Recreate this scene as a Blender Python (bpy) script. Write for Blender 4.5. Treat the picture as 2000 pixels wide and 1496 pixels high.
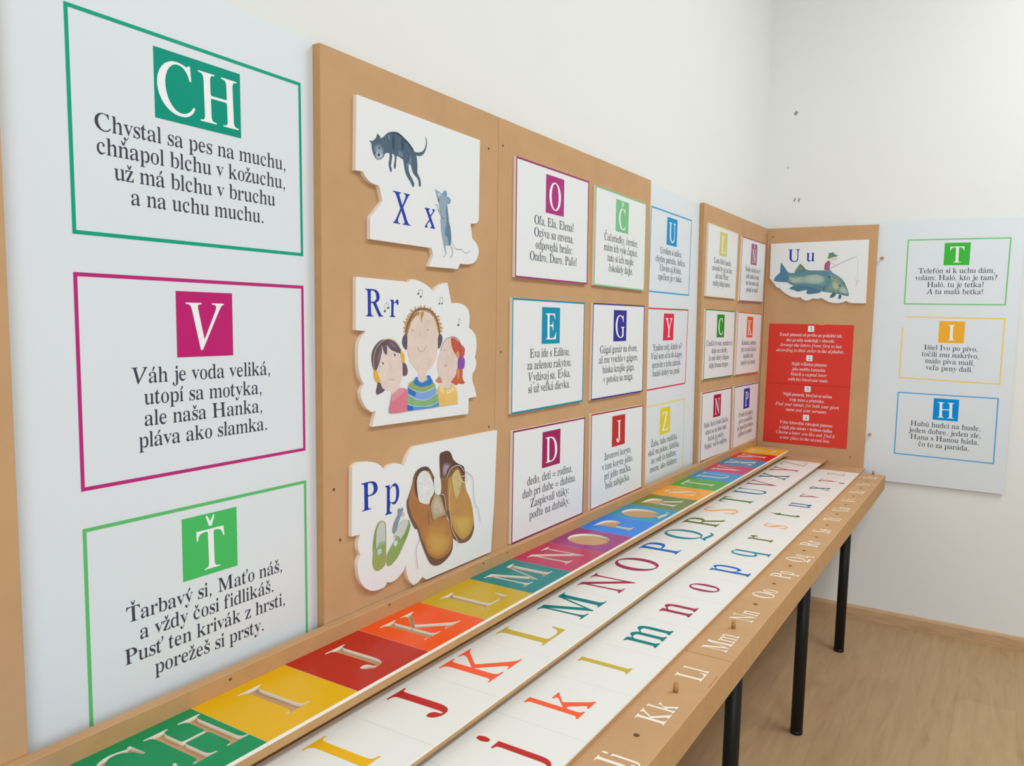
import bpy, bmesh, math, random
from mathutils import Vector, Matrix
from mathutils.geometry import delaunay_2d_cdt

for o in list(bpy.data.objects):
    bpy.data.objects.remove(o, do_unlink=True)
SC = bpy.context.scene
COL = SC.collection

# ---------------------------------------------------------------- camera
CAM_LOC = Vector((-3.83665, -1.01268, 1.35975))
CF = Vector((0.84827445, 0.51987043, -0.10082257))
CR = Vector((0.52421790, -0.85132950, 0.02082491))
CU = Vector((0.07500697, 0.07051824, 0.99468645))
cam = bpy.data.cameras.new('camera')
cam.sensor_width = 36.0
cam.lens = 1530.441 * 36.0 / 2000.0
cam.shift_x = -19.245 / 2000.0
cam.shift_y = 28.022 / 2000.0
cam.clip_start = 0.02
cam_o = bpy.data.objects.new('camera', cam)
COL.objects.link(cam_o)
cam_o.matrix_world = Matrix(((CR.x, CU.x, -CF.x, CAM_LOC.x), (CR.y, CU.y, -CF.y, CAM_LOC.y),
                             (CR.z, CU.z, -CF.z, CAM_LOC.z), (0, 0, 0, 1)))
SC.camera = cam_o

# ---------------------------------------------------------------- world, lights, exposure
world = bpy.data.worlds.new('world')
SC.world = world
world.use_nodes = True
wb = world.node_tree.nodes['Background']
wb.inputs[0].default_value = (0.85, 0.955, 1.0, 1)
wb.inputs[1].default_value = 0.46


def area(name, loc, target, sx, sy, power, color):
    d = bpy.data.lights.new(name, 'AREA')
    d.shape = 'RECTANGLE'
    d.size, d.size_y = sx, sy
    d.energy = power
    d.color = color
    o = bpy.data.objects.new(name, d)
    COL.objects.link(o)
    o.location = loc
    o.rotation_euler = (Vector(target) - Vector(loc)).to_track_quat('-Z', 'Y').to_euler()
    return o


area('ceiling_lamp', (-1.3, -1.95, 3.44), (-1.3, -1.95, 0), 1.4, 0.7, 57, (0.90, 0.97, 1.0))
area('ceiling_lamp', (-4.2, -1.95, 3.44), (-4.2, -1.95, 0), 1.4, 0.7, 38, (0.90, 0.97, 1.0))
area('left_fill_light', (-6.6, -3.2, 1.7), (0.0, -1.4, 1.3), 2.2, 1.8, 88, (0.88, 0.94, 1.0))  # unseen fill light, added at the left to brighten the right wall

SC.view_settings.view_transform = 'Standard'
SC.view_settings.look = 'None'
SC.view_settings.exposure = -0.13
SC.view_settings.gamma = 1.0
SC.view_settings.use_curve_mapping = False


# ---------------------------------------------------------------- materials
def lin(c):
    c = c / 255.0
    return c / 12.92 if c <= 0.04045 else ((c + 0.055) / 1.055) ** 2.4


def rgb(c):
    if isinstance(c, str):
        c = c.lstrip('#')
        c = tuple(int(c[i:i + 2], 16) for i in (0, 2, 4))
    return (lin(c[0]), lin(c[1]), lin(c[2]), 1.0)


MATS = {}


def mat(name, color, rough=0.6, spec=0.3, noise=0.0, scale=20.0, stretch=None, dark=None, bump=0.0, coat=0.0):
    if name in MATS:
        return MATS[name]
    m = bpy.data.materials.new(name)
    m.use_nodes = True
    nt = m.node_tree
    b = nt.nodes['Principled BSDF']
    c = rgb(color)
    b.inputs['Base Color'].default_value = c
    b.inputs['Roughness'].default_value = rough
    b.inputs['Specular IOR Level'].default_value = spec
    if coat:
        b.inputs['Coat Weight'].default_value = coat
        b.inputs['Coat Roughness'].default_value = 0.12
    if noise or bump:
        tc = nt.nodes.new('ShaderNodeTexCoord')
        mp = nt.nodes.new('ShaderNodeMapping')
        if stretch:
            mp.inputs['Scale'].default_value = stretch
        nt.links.new(tc.outputs['Object'], mp.inputs['Vector'])
        n = nt.nodes.new('ShaderNodeTexNoise')
        n.inputs['Scale'].default_value = scale
        n.inputs['Detail'].default_value = 5.0
        n.inputs['Roughness'].default_value = 0.6
        nt.links.new(mp.outputs['Vector'], n.inputs['Vector'])
        if noise:
            r = nt.nodes.new('ShaderNodeValToRGB')
            r.color_ramp.elements[0].position = 0.32
            r.color_ramp.elements[1].position = 0.68
            d = rgb(dark) if dark else tuple(x * (1 - noise) for x in c[:3]) + (1,)
            u = tuple(min(1, x * (1 + noise * 0.6)) for x in c[:3]) + (1,)
            r.color_ramp.elements[0].color = d
            r.color_ramp.elements[1].color = u
            nt.links.new(n.outputs['Fac'], r.inputs['Fac'])
            nt.links.new(r.outputs['Color'], b.inputs['Base Color'])
        if bump:
            bp = nt.nodes.new('ShaderNodeBump')
            bp.inputs['Strength'].default_value = bump
            bp.inputs['Distance'].default_value = 0.002
            nt.links.new(n.outputs['Fac'], bp.inputs['Height'])
            nt.links.new(bp.outputs['Normal'], b.inputs['Normal'])
    MATS[name] = m
    return m


WALL = mat('white_wall_paint', (229, 229, 225), 0.9, 0.1, noise=0.015, scale=1.5, bump=0.05)
CEIL = mat('ceiling_paint', (235, 233, 228), 0.9, 0.1)
MDF = mat('raw_fibreboard', (196, 155, 114), 0.75, 0.2, noise=0.07, scale=7)
MDFE = mat('fibreboard_cut_edge', (192, 149, 102), 0.8, 0.15, noise=0.07, scale=26)
ACR = mat('milky_acrylic', (220, 225, 229), 0.3, 0.35)
CARD = mat('white_card_face', (228, 229, 229), 0.35, 0.35)
CARDE = mat('cream_card_edge', (233, 222, 206), 0.6, 0.2)
TILEW = mat('white_lacquer', (232, 231, 226), 0.38, 0.35, noise=0.008, scale=3)
TILEE = mat('white_tile_edge', (240, 234, 224), 0.5, 0.2)
INK = mat('dark_grey_ink', (58, 58, 72), 0.5, 0.3)
BLUE = mat('royal_blue_ink', (18, 52, 160), 0.45, 0.3)
WHITEP = mat('white_ink', (238, 238, 238), 0.45, 0.3)
PAINT = mat('white_stencil_paint', (240, 232, 216), 0.6, 0.2)
BLACK = mat('black_painted_steel', (22, 23, 21), 0.5, 0.3)
HOLE = mat('dark_hole', (112, 80, 46), 0.9, 0.05)
DOWEL = mat('beech_dowel', (178, 132, 80), 0.65, 0.2, noise=0.08, scale=60)
BRASS = mat('brass', (190, 150, 90), 0.35, 0.5)
RED = mat('red_poster_paper', (216, 56, 44), 0.4, 0.3)
GREY = mat('filler_grey', (150, 148, 142), 0.9, 0.1)


def ink(c, rough=0.45):
    if not isinstance(c, str):
        c = '#%02x%02x%02x' % tuple(c)
    return mat('print_' + c.lstrip('#'), c, rough, 0.12)


def water(c):
    return mat('watercolour_' + c.lstrip('#'), c, 0.55, 0.25, noise=0.075, scale=38)


def gloss(c):
    return mat('gloss_print_%02x%02x%02x' % tuple(c), c, 0.3, 0.2)


# ---------------------------------------------------------------- mesh helpers
class MB:
    """collects faces; build() links them as ONE mesh object"""

    def __init__(s):
        s.v, s.f, s.m, s.mats, s.sm = [], [], [], [], []

    def mi(s, m):
        if m not in s.mats:
            s.mats.append(m)
        return s.mats.index(m)

    def face(s, pts, m, smooth=False):
        i = len(s.v)
        s.v += [tuple(p) for p in pts]
        s.f.append(tuple(range(i, i + len(pts))))
        s.m.append(s.mi(m))
        s.sm.append(smooth)

    def tris(s, V, T, m):
        i = len(s.v)
        k = s.mi(m)
        s.v += [tuple(p) for p in V]
        for t in T:
            s.f.append(tuple(i + j for j in t))
            s.m.append(k)
            s.sm.append(False)

    def box(s, a, b, m, top=None):
        x0, y0, z0 = (min(a[i], b[i]) for i in range(3))
        x1, y1, z1 = (max(a[i], b[i]) for i in range(3))
        P = [(x0, y0, z0), (x1, y0, z0), (x1, y1, z0), (x0, y1, z0), (x0, y0, z1), (x1, y0, z1), (x1, y1, z1), (x0, y1, z1)]
        for q in ((0, 3, 2, 1), (4, 5, 6, 7), (0, 1, 5, 4), (1, 2, 6, 5), (2, 3, 7, 6), (3, 0, 4, 7)):
            s.face([P[i] for i in q], top if (top and q == (4, 5, 6, 7)) else m)

    def cyl(s, c, r, z0, z1, m, n=24, r1=None):
        r1 = r if r1 is None else r1
        a = [(c[0] + r * math.cos(2 * math.pi * i / n), c[1] + r * math.sin(2 * math.pi * i / n), z0) for i in range(n)]
        b = [(c[0] + r1 * math.cos(2 * math.pi * i / n), c[1] + r1 * math.sin(2 * math.pi * i / n), z1) for i in range(n)]
        for i in range(n):
            s.face([a[i], a[(i + 1) % n], b[(i + 1) % n], b[i]], m, True)
        s.face(b, m)
        s.face(a[::-1], m)

    def build(s, name, parent=None, loc=None, bevel=0.0):
        off = Vector(loc) if loc is not None else Vector((0, 0, 0))
        r = parent
        while r is not None:
            off = off + Vector(r.location)
            r = r.parent
        me = bpy.data.meshes.new(name)
        me.from_pydata([(x - off.x, y - off.y, z - off.z) for x, y, z in s.v], [], s.f)
        for m in s.mats:
            me.materials.append(m)
        me.polygons.foreach_set('material_index', s.m)
        me.polygons.foreach_set('use_smooth', s.sm)
        bm = bmesh.new()
        bm.from_mesh(me)
        bmesh.ops.remove_doubles(bm, verts=bm.verts, dist=1e-6)
        bm.to_mesh(me)
        bm.free()
        me.update()
        o = bpy.data.objects.new(name, me)
        COL.objects.link(o)
        if parent is not None:
            o.parent = parent
        if loc is not None:
            o.location = loc
        if bevel:
            b = o.modifiers.new('bevel', 'BEVEL')
            b.width = bevel
            b.segments = 2
            b.limit_method = 'ANGLE'
        return o


def empty(name, loc):
    o = bpy.data.objects.new(name, None)
    o.empty_display_size = 0.05
    COL.objects.link(o)
    o.location = loc
    return o


def tag(o, label, cat, group=None):
    o['label'] = label
    o['category'] = cat
    if group:
        o['group'] = group
    return o


def struct(o):
    o['kind'] = 'structure'
    return o


# planes: (u right, v up, d out of the surface) -> world
def on_back(y0):
    return lambda u, v, d: (u, y0 - d, v)


def on_right(x0):
    return lambda u, v, d: (x0 - d, -u, v)


def on_top(z0):
    return lambda u, v, d: (u, v, z0 + d)


# ---------------------------------------------------------------- lettering (hand-drawn serif outlines)
FONT = """A 759 12,0;10,19;54,26;85,46;111,81;214,264;456,690;490,690;643,84;656,54;674,35;700,24;747,19;749,0;456,0;454,19;472,19;503,23;520,38;524,67;516,113;486,229;273,229;266,227;259,218;211,131;189,81;185,52;194,35;206,25;224,20;263,19;264,0|279,266;478,266;415,533
B 648 56,0;55,20;70,20;102,24;121,39;132,65;135,105;124,559;122,588;117,610;107,631;93,644;72,652;31,656;30,676;289,676;361,672;423,660;475,639;516,611;547,575;566,530;572,486;564,447;540,414;499,387;444,365;492,347;534,322;567,291;592,254;610,211;618,170;616,133;605,99;585,70;556,46;518,26;449,6;364,0|285,376;345,381;391,395;423,418;443,450;450,489;442,536;426,574;403,604;375,625;339,638;297,642;257,639;251,634;246,626;242,597;243,531;247,392;252,384;256,379|328,30;387,36;432,53;463,81;483,119;487,166;477,221;462,260;440,291;414,315;381,331;342,341;296,345;257,342;251,336;248,323;253,105;255,84;258,64;267,47;279,37;298,32
C 690 414,-15;356,-11;302,0;251,19;203,44;160,76;121,114;89,158;63,206;43,260;30,331;32,401;47,468;75,530;114,585;164,630;222,663;286,684;357,690;423,684;499,665;526,659;538,665;547,683;581,683;599,483;565,483;561,499;557,514;540,556;513,592;484,621;453,641;416,654;376,658;340,655;306,644;275,626;232,588;198,538;174,477;162,408;164,333;180,254;205,188;239,133;279,87;325,54;375,34;428,27;485,35;538,58;586,96;627,149;656,133;633,87;601,50;563,21;520,1;470,-11
D 751 53,0;53,20;68,20;101,24;120,37;131,63;134,105;124,559;118,609;107,630;93,644;71,652;30,656;30,676;299,676;364,672;425,661;482,642;534,616;581,584;622,545;658,501;685,451;705,395;717,344;721,293;717,245;706,199;687,157;661,119;627,84;586,55;539,32;485,14;424,4;357,0|352,32;402,36;445,46;481,64;526,101;558,150;578,209;586,274;581,345;565,418;540,486;505,542;464,586;428,611;388,629;344,640;296,643;271,642;257,638;249,630;243,615;240,562;251,130;256,71;267,53;283,41;311,35
E 681 56,0;55,20;69,20;102,24;120,37;131,63;134,106;124,559;118,609;107,630;93,644;72,652;31,656;30,676;561,676;575,529;550,529;549,533;535,573;515,601;493,621;467,634;429,640;376,642;293,642;256,638;249,631;244,620;241,576;245,378;317,378;374,383;413,400;428,418;436,443;439,474;471,474;473,234;441,234;433,272;423,300;408,319;394,332;379,340;324,345;247,345;252,121;254,90;257,68;266,52;278,41;296,36;327,34;395,34;455,38;504,49;542,69;574,98;601,137;618,186;651,186;635,0
F 575 55,0;55,20;69,20;94,21;110,26;120,36;128,52;133,75;134,106;124,559;118,609;107,630;93,644;71,652;30,656;30,676;528,676;545,516;517,516;516,525;513,534;499,570;478,598;458,618;435,631;405,639;368,641;291,641;263,639;252,633;245,622;243,608;245,543;250,375;295,375;337,377;368,383;392,395;410,413;421,439;428,473;461,473;468,228;434,228;430,251;423,276;405,309;386,329;362,338;318,342;251,342;259,101;261,82;264,64;275,42;290,28;314,21;361,18;364,0
G 792 452,-15;388,-11;327,1;269,20;216,45;169,78;126,116;91,160;64,209;44,263;30,334;31,405;46,472;74,534;113,588;163,632;222,664;289,684;365,690;436,684;502,667;555,649;582,642;594,645;604,652;613,664;619,683;650,683;665,476;635,476;603,529;568,574;528,610;483,637;433,653;380,658;328,652;282,632;242,600;210,558;186,505;171,444;165,379;169,315;182,252;201,199;226,152;255,112;289,78;326,50;367,31;411,19;457,16;500,21;537,38;554,53;565,72;569,93;564,229;562,251;559,269;548,290;534,302;509,308;458,311;457,330;758,330;758,311;721,309;703,302;692,291;685,273;683,248;684,212;692,51;619,14;540,-7
H 789 56,0;55,20;69,20;93,21;109,26;120,36;129,52;134,74;134,105;124,559;118,609;107,630;93,644;72,652;31,656;30,676;319,676;320,656;306,656;275,652;256,639;244,612;241,566;244,415;247,393;251,385;255,380;274,377;522,377;537,381;540,387;542,398;538,559;532,609;521,630;507,644;485,652;444,656;444,676;733,676;733,656;716,656;686,652;668,638;657,612;654,570;666,116;667,87;671,65;681,45;695,31;717,23;758,20;759,0;470,0;469,20;483,20;508,21;524,26;535,36;543,52;548,74;548,105;544,309;543,316;541,323;537,332;533,337;514,340;267,340;252,336;248,330;247,319;252,116;253,87;257,65;267,45;281,31;303,23;344,20;345,0
I 378 55,0;55,20;69,20;94,21;110,26;120,36;129,52;133,74;134,105;124,559;118,609;107,630;93,644;71,652;30,656;30,676;323,676;323,656;306,656;276,652;258,638;247,612;244,570;255,116;261,65;271,45;285,31;306,23;347,20;348,0
J 366 154,-15;103,-9;62,10;39,27;23,48;13,71;10,93;15,110;31,122;57,126;83,123;104,113;121,98;130,80;132,68;131,58;133,38;140,25;147,16;152,14;162,20;171,38;173,68;174,111;161,552;156,611;144,632;129,644;104,651;56,654;57,676;356,676;356,656;313,652;295,641;284,618;281,578;292,195;291,130;282,78;265,37;238,8;202,-9
K 786 56,0;55,20;69,20;93,21;109,26;120,36;129,52;134,74;134,105;124,559;118,609;107,630;93,644;72,652;31,656;30,676;318,676;317,656;300,656;272,652;255,641;244,618;241,575;246,386;246,379;247,372;251,365;246,363;249,368;431,560;460,601;465,631;456,645;441,653;416,656;400,656;399,676;655,676;654,657;642,657;607,648;568,620;462,515;335,384;610,101;648,64;682,39;714,24;756,19;756,0;447,0;448,19;465,19;488,21;500,26;508,37;507,54;492,80;462,115;254,331;247,337;248,339;249,336;247,326;253,108;257,67;269,44;284,30;308,23;354,20;355,0
L 683 56,0;55,20;69,20;102,24;121,37;132,63;135,105;124,559;122,589;119,609;108,630;94,644;72,652;31,656;30,676;319,676;317,657;277,653;258,639;246,613;243,571;253,134;255,93;257,74;267,54;279,42;298,36;330,34;399,34;465,37;515,47;550,66;579,95;605,136;621,191;653,191;646,0
M 887 49,0;49,20;85,21;103,26;114,36;123,52;127,74;135,105;124,559;118,609;107,630;93,644;71,652;30,656;30,676;233,676;451,157;632,676;831,676;831,656;813,656;784,652;766,638;755,612;752,570;763,116;765,87;769,65;779,45;793,31;815,23;856,20;857,0;569,0;569,17;603,20;619,26;630,38;639,56;643,83;644,120;637,570;434,0;406,0;167,571;183,149;186,103;198,69;209,46;224,31;245,23;287,19;288,0
N 736 601,-16;175,542;192,122;200,87;205,62;215,41;229,29;251,23;296,20;296,0;56,0;55,20;98,24;118,37;131,62;140,105;126,571;126,582;123,594;112,615;94,636;71,651;46,656;31,656;30,676;191,676;587,157;570,554;568,589;557,613;546,634;533,646;510,653;465,656;464,676;706,676;706,656;672,654;654,649;643,640;633,624;628,602;621,570;633,-16
O 740 387,-15;333,-11;282,-1;234,16;190,39;151,67;116,102;86,142;62,186;44,235;31,301;30,367;40,431;61,491;90,546;129,594;176,634;229,664;289,684;354,690;408,687;458,676;505,659;548,635;587,606;622,571;651,531;674,487;692,439;703,385;706,330;702,274;690,221;672,170;647,123;616,82;580,47;525,13;461,-8|379,15;422,21;461,42;494,74;523,116;546,166;562,223;570,285;571,350;564,416;549,481;529,535;504,580;474,615;441,641;404,656;366,661;319,653;277,630;239,593;208,544;184,485;169,416;165,361;166,307;172,253;185,199;205,145;232,99;263,62;299,36;338,20
P 602 56,0;55,20;70,20;102,24;120,36;132,62;134,105;124,559;118,609;107,631;93,644;72,652;31,656;30,676;306,676;372,671;429,659;478,638;517,608;546,571;565,524;572,487;571,452;562,420;544,392;518,368;484,349;420,330;341,323;254,323;251,320;247,311;253,94;255,80;257,66;269,43;285,29;311,22;359,20;359,0|292,352;348,358;391,373;420,399;438,435;442,478;433,529;419,566;400,596;378,618;351,634;318,643;280,646;262,644;251,636;244,619;241,589;246,383;249,367;253,360;256,355
Q 813 575,-160;504,-155;420,-139;340,-122;290,-117;260,-121;225,-134;186,-155;161,-141;294,-4;239,15;185,43;138,80;98,124;67,176;45,235;31,304;30,372;41,436;61,496;92,550;131,597;177,636;228,665;285,684;346,690;399,687;449,677;496,660;540,637;580,609;615,575;645,536;668,492;685,444;699,374;701,306;689,238;664,173;628,115;580,62;536,30;487,7;432,-6;372,-10;351,-12;340,-17;299,-57;320,-56;345,-56;414,-62;501,-79;582,-96;626,-102;672,-94;714,-71;755,-32;779,-43;743,-97;699,-133;664,-148;622,-157|378,16;422,23;462,43;497,78;526,125;549,184;563,254;568,329;562,404;546,477;526,532;500,577;470,613;436,638;397,654;357,659;311,651;269,628;233,592;203,543;181,484;167,416;163,342;170,269;186,196;206,143;232,98;263,62;298,36;337,21
R 762 56,0;55,20;70,20;102,24;121,39;132,65;135,105;124,559;122,588;117,610;107,631;93,644;72,652;31,656;30,676;326,676;393,671;450,659;499,637;538,608;567,572;585,529;592,485;587,447;570,413;539,384;495,361;445,342;598,124;634,77;664,45;692,26;720,20;732,20;732,0;561,0;329,332;317,332;273,333;248,336;253,129;259,66;270,43;285,29;305,21;334,19;354,19;354,0|302,363;360,368;404,383;435,408;455,441;462,481;454,528;436,570;411,602;379,625;339,639;292,643;260,639;253,632;246,621;242,579;247,367;268,365
S 507 297,-14;226,-7;147,15;133,19;126,20;112,16;103,6;99,-12;68,-12;35,212;68,213;91,154;124,105;159,66;196,38;236,21;278,16;306,20;331,34;350,55;362,83;365,115;358,152;348,178;333,203;313,228;289,253;244,293;188,337;127,388;83,432;55,472;38,514;30,562;36,604;55,640;88,667;134,685;191,690;239,688;283,678;318,667;332,664;347,670;357,687;384,687;411,489;387,489;368,541;339,583;311,616;281,640;248,654;214,659;188,656;167,646;151,629;141,606;139,579;145,547;158,517;181,486;211,455;246,423;304,376;366,326;410,283;443,236;464,184;473,130;466,83;444,43;408,12;358,-7
T 608 166,0;165,20;182,20;211,22;230,28;243,40;252,60;257,89;258,130;249,606;247,624;238,636;223,641;199,641;147,637;109,628;80,611;59,587;49,554;44,512;14,514;10,676;580,676;598,509;571,509;568,524;563,540;551,573;531,599;512,618;490,630;459,638;420,641;380,641;375,639;372,635;368,615;376,135;379,92;384,62;395,41;410,28;435,22;472,20;493,20;493,0
U 752 429,-15;363,-9;303,7;250,34;205,70;173,114;151,164;143,207;140,264;132,563;127,610;116,632;101,646;78,653;31,657;30,676;335,676;337,657;317,657;285,651;264,634;253,602;250,555;258,280;262,207;270,159;285,122;306,91;332,66;364,48;399,37;438,33;485,39;524,55;552,81;573,115;589,172;591,264;585,516;582,563;569,599;557,627;541,644;519,653;474,657;472,676;720,676;722,657;700,657;674,652;656,637;645,611;642,576;636,518;644,237;641,155;632,90;615,56;592,30;561,10;503,-9
V 732 269,-15;121,574;107,613;88,638;64,652;32,656;12,656;10,676;300,676;301,658;283,658;252,653;236,639;231,610;240,562;341,139;548,545;570,595;574,625;565,641;554,650;535,655;496,656;494,676;722,676;721,656;712,656;691,650;672,631;625,559;305,-15
X 732 23,0;24,17;68,27;102,53;137,93;307,334;180,539;151,583;128,613;108,632;86,645;60,654;27,657;10,657;10,676;328,676;329,656;302,656;276,652;263,639;262,618;272,594;290,563;381,405;482,556;507,598;510,629;500,645;483,654;454,657;432,657;432,676;687,676;685,657;675,657;650,651;626,634;570,569;415,364;559,131;588,86;608,59;627,41;647,29;672,21;704,19;722,19;722,0;397,0;396,19;423,19;449,21;463,26;472,38;471,58;462,83;446,109;343,290;239,131;221,100;212,73;213,51;226,33;251,21;303,16;301,0
Y 722 252,0;254,18;296,21;318,26;330,36;339,50;344,70;345,96;340,292;181,532;151,575;125,608;100,631;76,645;51,653;11,656;10,676;323,676;322,656;280,653;263,646;254,635;256,615;265,595;278,571;419,342;514,520;545,581;551,603;550,621;541,637;527,647;504,653;460,656;459,676;712,676;712,654;683,648;661,630;638,599;611,557;458,298;462,96;463,77;466,59;478,37;493,25;520,20;573,18;572,0
Z 622 38,0;34,15;382,639;209,639;157,636;117,626;89,610;65,586;46,554;37,512;10,512;14,676;537,676;541,665;191,39;352,39;455,43;488,50;512,60;531,74;548,93;572,132;585,186;612,186;607,0
a 432 321,-15;296,-11;289,2;276,22;254,51;188,16;147,-6;105,-13;81,-9;67,0;51,17;38,38;29,63;26,92;32,132;49,168;74,198;145,238;266,276;266,351;261,386;247,411;219,425;176,430;140,426;117,416;106,398;113,373;120,354;123,336;120,312;112,293;102,281;81,277;60,282;51,295;44,316;40,344;44,376;53,405;81,429;116,447;153,459;195,463;247,459;286,446;316,425;336,395;347,355;351,306;350,91;353,58;360,52;382,50;398,52;410,61;404,40;373,10;349,-9|176,49;205,52;227,60;248,73;266,92;263,246;201,232;165,213;137,188;120,158;114,122;117,90;125,67;144,53
b 451 69,-17;69,564;67,602;61,623;39,633;22,639;22,662;154,662;172,405;225,437;255,456;288,463;322,456;355,434;385,401;409,356;424,303;429,241;423,171;406,109;389,74;370,43;341,19;309,0;282,-11;248,-15;219,-8;179,10;133,41;60,-17|238,21;273,26;300,43;320,71;337,138;342,232;338,310;322,365;305,388;278,402;242,407;205,403;179,392;161,374;154,352;154,100;157,65;169,40;207,25
c 396 192,-15;164,-11;140,-1;116,16;83,52;55,99;36,155;30,218;32,263;39,306;52,344;69,378;90,408;122,432;156,449;185,460;218,464;253,460;279,450;307,434;327,411;337,386;341,356;337,332;330,313;321,301;301,297;280,301;272,314;266,335;263,364;263,380;263,394;257,415;241,427;211,432;176,425;151,406;131,374;118,330;112,272;115,207;126,153;144,111;173,80;209,62;255,56;290,61;319,77;348,104;366,88;315,43;274,11;234,-8
d 451 162,-15;136,-11;117,-1;96,15;65,50;42,97;27,152;22,214;28,284;43,345;67,395;101,432;123,449;143,459;170,463;200,457;227,438;279,407;297,583;294,609;281,625;251,635;234,639;234,662;382,662;382,109;384,79;390,59;410,47;429,40;429,16;371,8;297,-15;294,57;237,25;212,3;191,-10|200,41;226,46;266,60;286,82;297,110;297,352;290,374;271,392;244,404;208,408;169,403;145,388;129,363;114,305;110,223;114,142;127,85;142,61;166,46
e 396 189,-15;160,-11;136,-1;113,15;81,51;54,100;36,159;30,228;36,293;51,350;75,397;111,433;140,449;165,459;194,463;232,457;274,438;308,407;330,365;343,313;341,252;341,241;117,241;121,186;130,141;146,106;171,81;206,67;252,62;287,69;317,90;346,125;366,105;320,62;288,29;257,5;224,-10|118,279;269,279;269,312;264,366;252,403;240,419;222,428;197,432;163,423;140,398;124,355;118,296
f 315 12,0;12,23;19,26;40,32;54,40;59,51;63,106;62,402;14,402;14,451;62,451;62,514;66,561;79,601;98,633;131,657;165,671;205,676;235,673;257,663;281,648;302,628;308,606;311,581;307,553;299,533;291,521;273,517;252,520;243,531;237,547;235,568;237,589;243,611;244,620;245,629;237,641;211,644;178,640;162,625;153,601;148,567;148,451;223,451;223,402;148,402;147,95;151,58;161,37;193,27;217,23;217,0
g 430 191,-204;142,-201;103,-192;74,-177;48,-157;29,-134;22,-108;26,-86;38,-67;63,-50;100,-37;73,-14;55,13;48,44;54,78;62,107;87,134;143,160;104,180;77,204;60,234;48,269;44,309;50,352;65,389;88,420;125,443;164,458;206,463;252,458;302,442;400,442;400,390;341,390;355,361;364,329;368,296;362,255;348,220;329,190;296,168;263,154;226,149;206,150;185,151;163,148;143,137;127,122;119,103;125,86;145,75;185,71;231,71;290,68;334,59;362,42;381,19;394,-13;398,-54;408,-97;392,-134;351,-164;306,-186;254,-200|207,181;236,184;256,195;270,212;281,251;284,307;280,362;273,401;262,418;239,428;208,432;179,428;159,418;144,401;131,362;128,307;131,251;144,212;158,195;179,184|211,-169;263,-166;302,-157;330,-143;348,-122;355,-96;352,-74;337,-60;311,-52;271,-50;120,-50;99,-66;88,-85;84,-105;91,-129;113,-150;152,-164
h 466 22,0;22,23;36,27;58,37;66,54;68,81;68,580;66,606;59,624;38,635;23,640;23,662;153,662;172,388;221,421;248,444;273,458;304,463;334,459;353,446;370,424;387,394;397,355;400,308;400,81;402,55;409,38;430,27;444,23;444,0;271,0;271,23;262,23;297,30;311,49;315,81;315,315;313,350;307,375;290,390;254,394;208,389;178,371;153,342;153,81;155,55;161,38;182,27;196,23;196,0
i 218 111,526;89,532;79,547;70,571;66,600;70,628;79,652;89,668;111,674;133,668;144,652;152,628;157,600;152,571;143,547;133,532|22,0;22,23;36,28;59,37;66,54;68,81;68,366;66,396;61,414;40,423;25,427;26,451;154,451;154,81;156,55;162,38;182,28;196,23;196,0
j 237 163,528;141,533;131,549;122,573;117,601;122,630;131,654;141,670;163,676;185,670;195,654;204,630;209,601;204,573;195,550;185,534|67,-204;40,-201;18,-190;-7,-174;-30,-153;-37,-129;-40,-102;-36,-77;-29,-58;-21,-46;-1,-42;20,-46;29,-57;35,-74;38,-96;36,-111;30,-127;24,-149;30,-161;42,-168;61,-170;87,-167;105,-159;115,-145;123,-116;127,-78;128,363;125,394;117,414;90,424;72,428;72,451;213,451;213,-31;209,-84;196,-127;176,-161;143,-185;109,-199
k 484 22,0;22,23;37,28;60,38;67,55;69,81;69,578;67,607;62,624;42,634;26,639;27,662;154,662;154,245;283,360;304,383;316,404;311,417;294,424;258,427;276,427;276,451;420,451;420,427;403,420;371,404;345,378;256,304;423,50;445,30;462,23;462,0;284,0;284,23;269,23;301,26;318,33;322,46;319,58;311,71;200,214;154,195;154,81;156,55;162,38;183,28;197,23;197,0
l 218 22,0;22,23;36,28;59,37;66,54;68,81;68,578;66,606;61,624;42,634;25,639;25,662;154,662;154,81;156,55;162,38;182,28;196,23;196,0
m 699 22,0;22,23;36,27;58,37;66,54;68,81;68,368;66,394;59,413;39,423;23,428;23,451;151,451;170,385;220,419;245,443;269,458;296,463;330,458;352,442;371,416;406,380;456,416;483,442;510,458;540,463;569,459;588,446;605,424;621,394;632,355;635,308;634,81;636,55;643,38;663,27;677,23;677,0;508,0;508,23;522,28;542,38;549,56;551,81;550,315;548,350;542,375;527,390;490,394;459,389;416,372;393,345;392,81;394,56;400,38;420,28;434,23;434,0;267,0;267,23;281,28;302,38;308,56;310,81;309,315;309,350;303,374;286,389;250,394;203,389;174,371;152,342;151,81;153,56;159,39;178,28;193,23;193,0
n 466 22,0;22,23;36,27;58,37;66,54;68,81;68,368;66,394;59,413;39,423;23,428;23,451;153,451;172,389;221,421;247,444;273,458;304,463;333,459;353,446;370,424;387,394;397,355;400,308;400,81;402,55;409,38;430,27;444,23;444,0;271,0;271,23;262,23;297,30;311,49;315,81;315,315;313,350;307,375;290,390;254,394;208,389;178,371;153,342;153,81;155,55;161,38;182,27;196,23;196,0
o 419 210,-15;177,-11;148,-1;116,17;87,40;68,68;53,102;36,160;30,224;36,289;53,347;68,381;86,409;116,432;148,449;177,459;209,463;242,459;271,449;302,433;332,410;350,382;366,349;383,290;389,224;383,157;366,100;341,52;303,16;271,-1;243,-11|210,17;240,21;262,34;278,57;289,82;298,118;301,224;297,331;279,393;261,416;239,430;210,434;180,430;158,416;140,393;122,330;119,225;122,119;132,82;142,57;158,34;181,21
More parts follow.
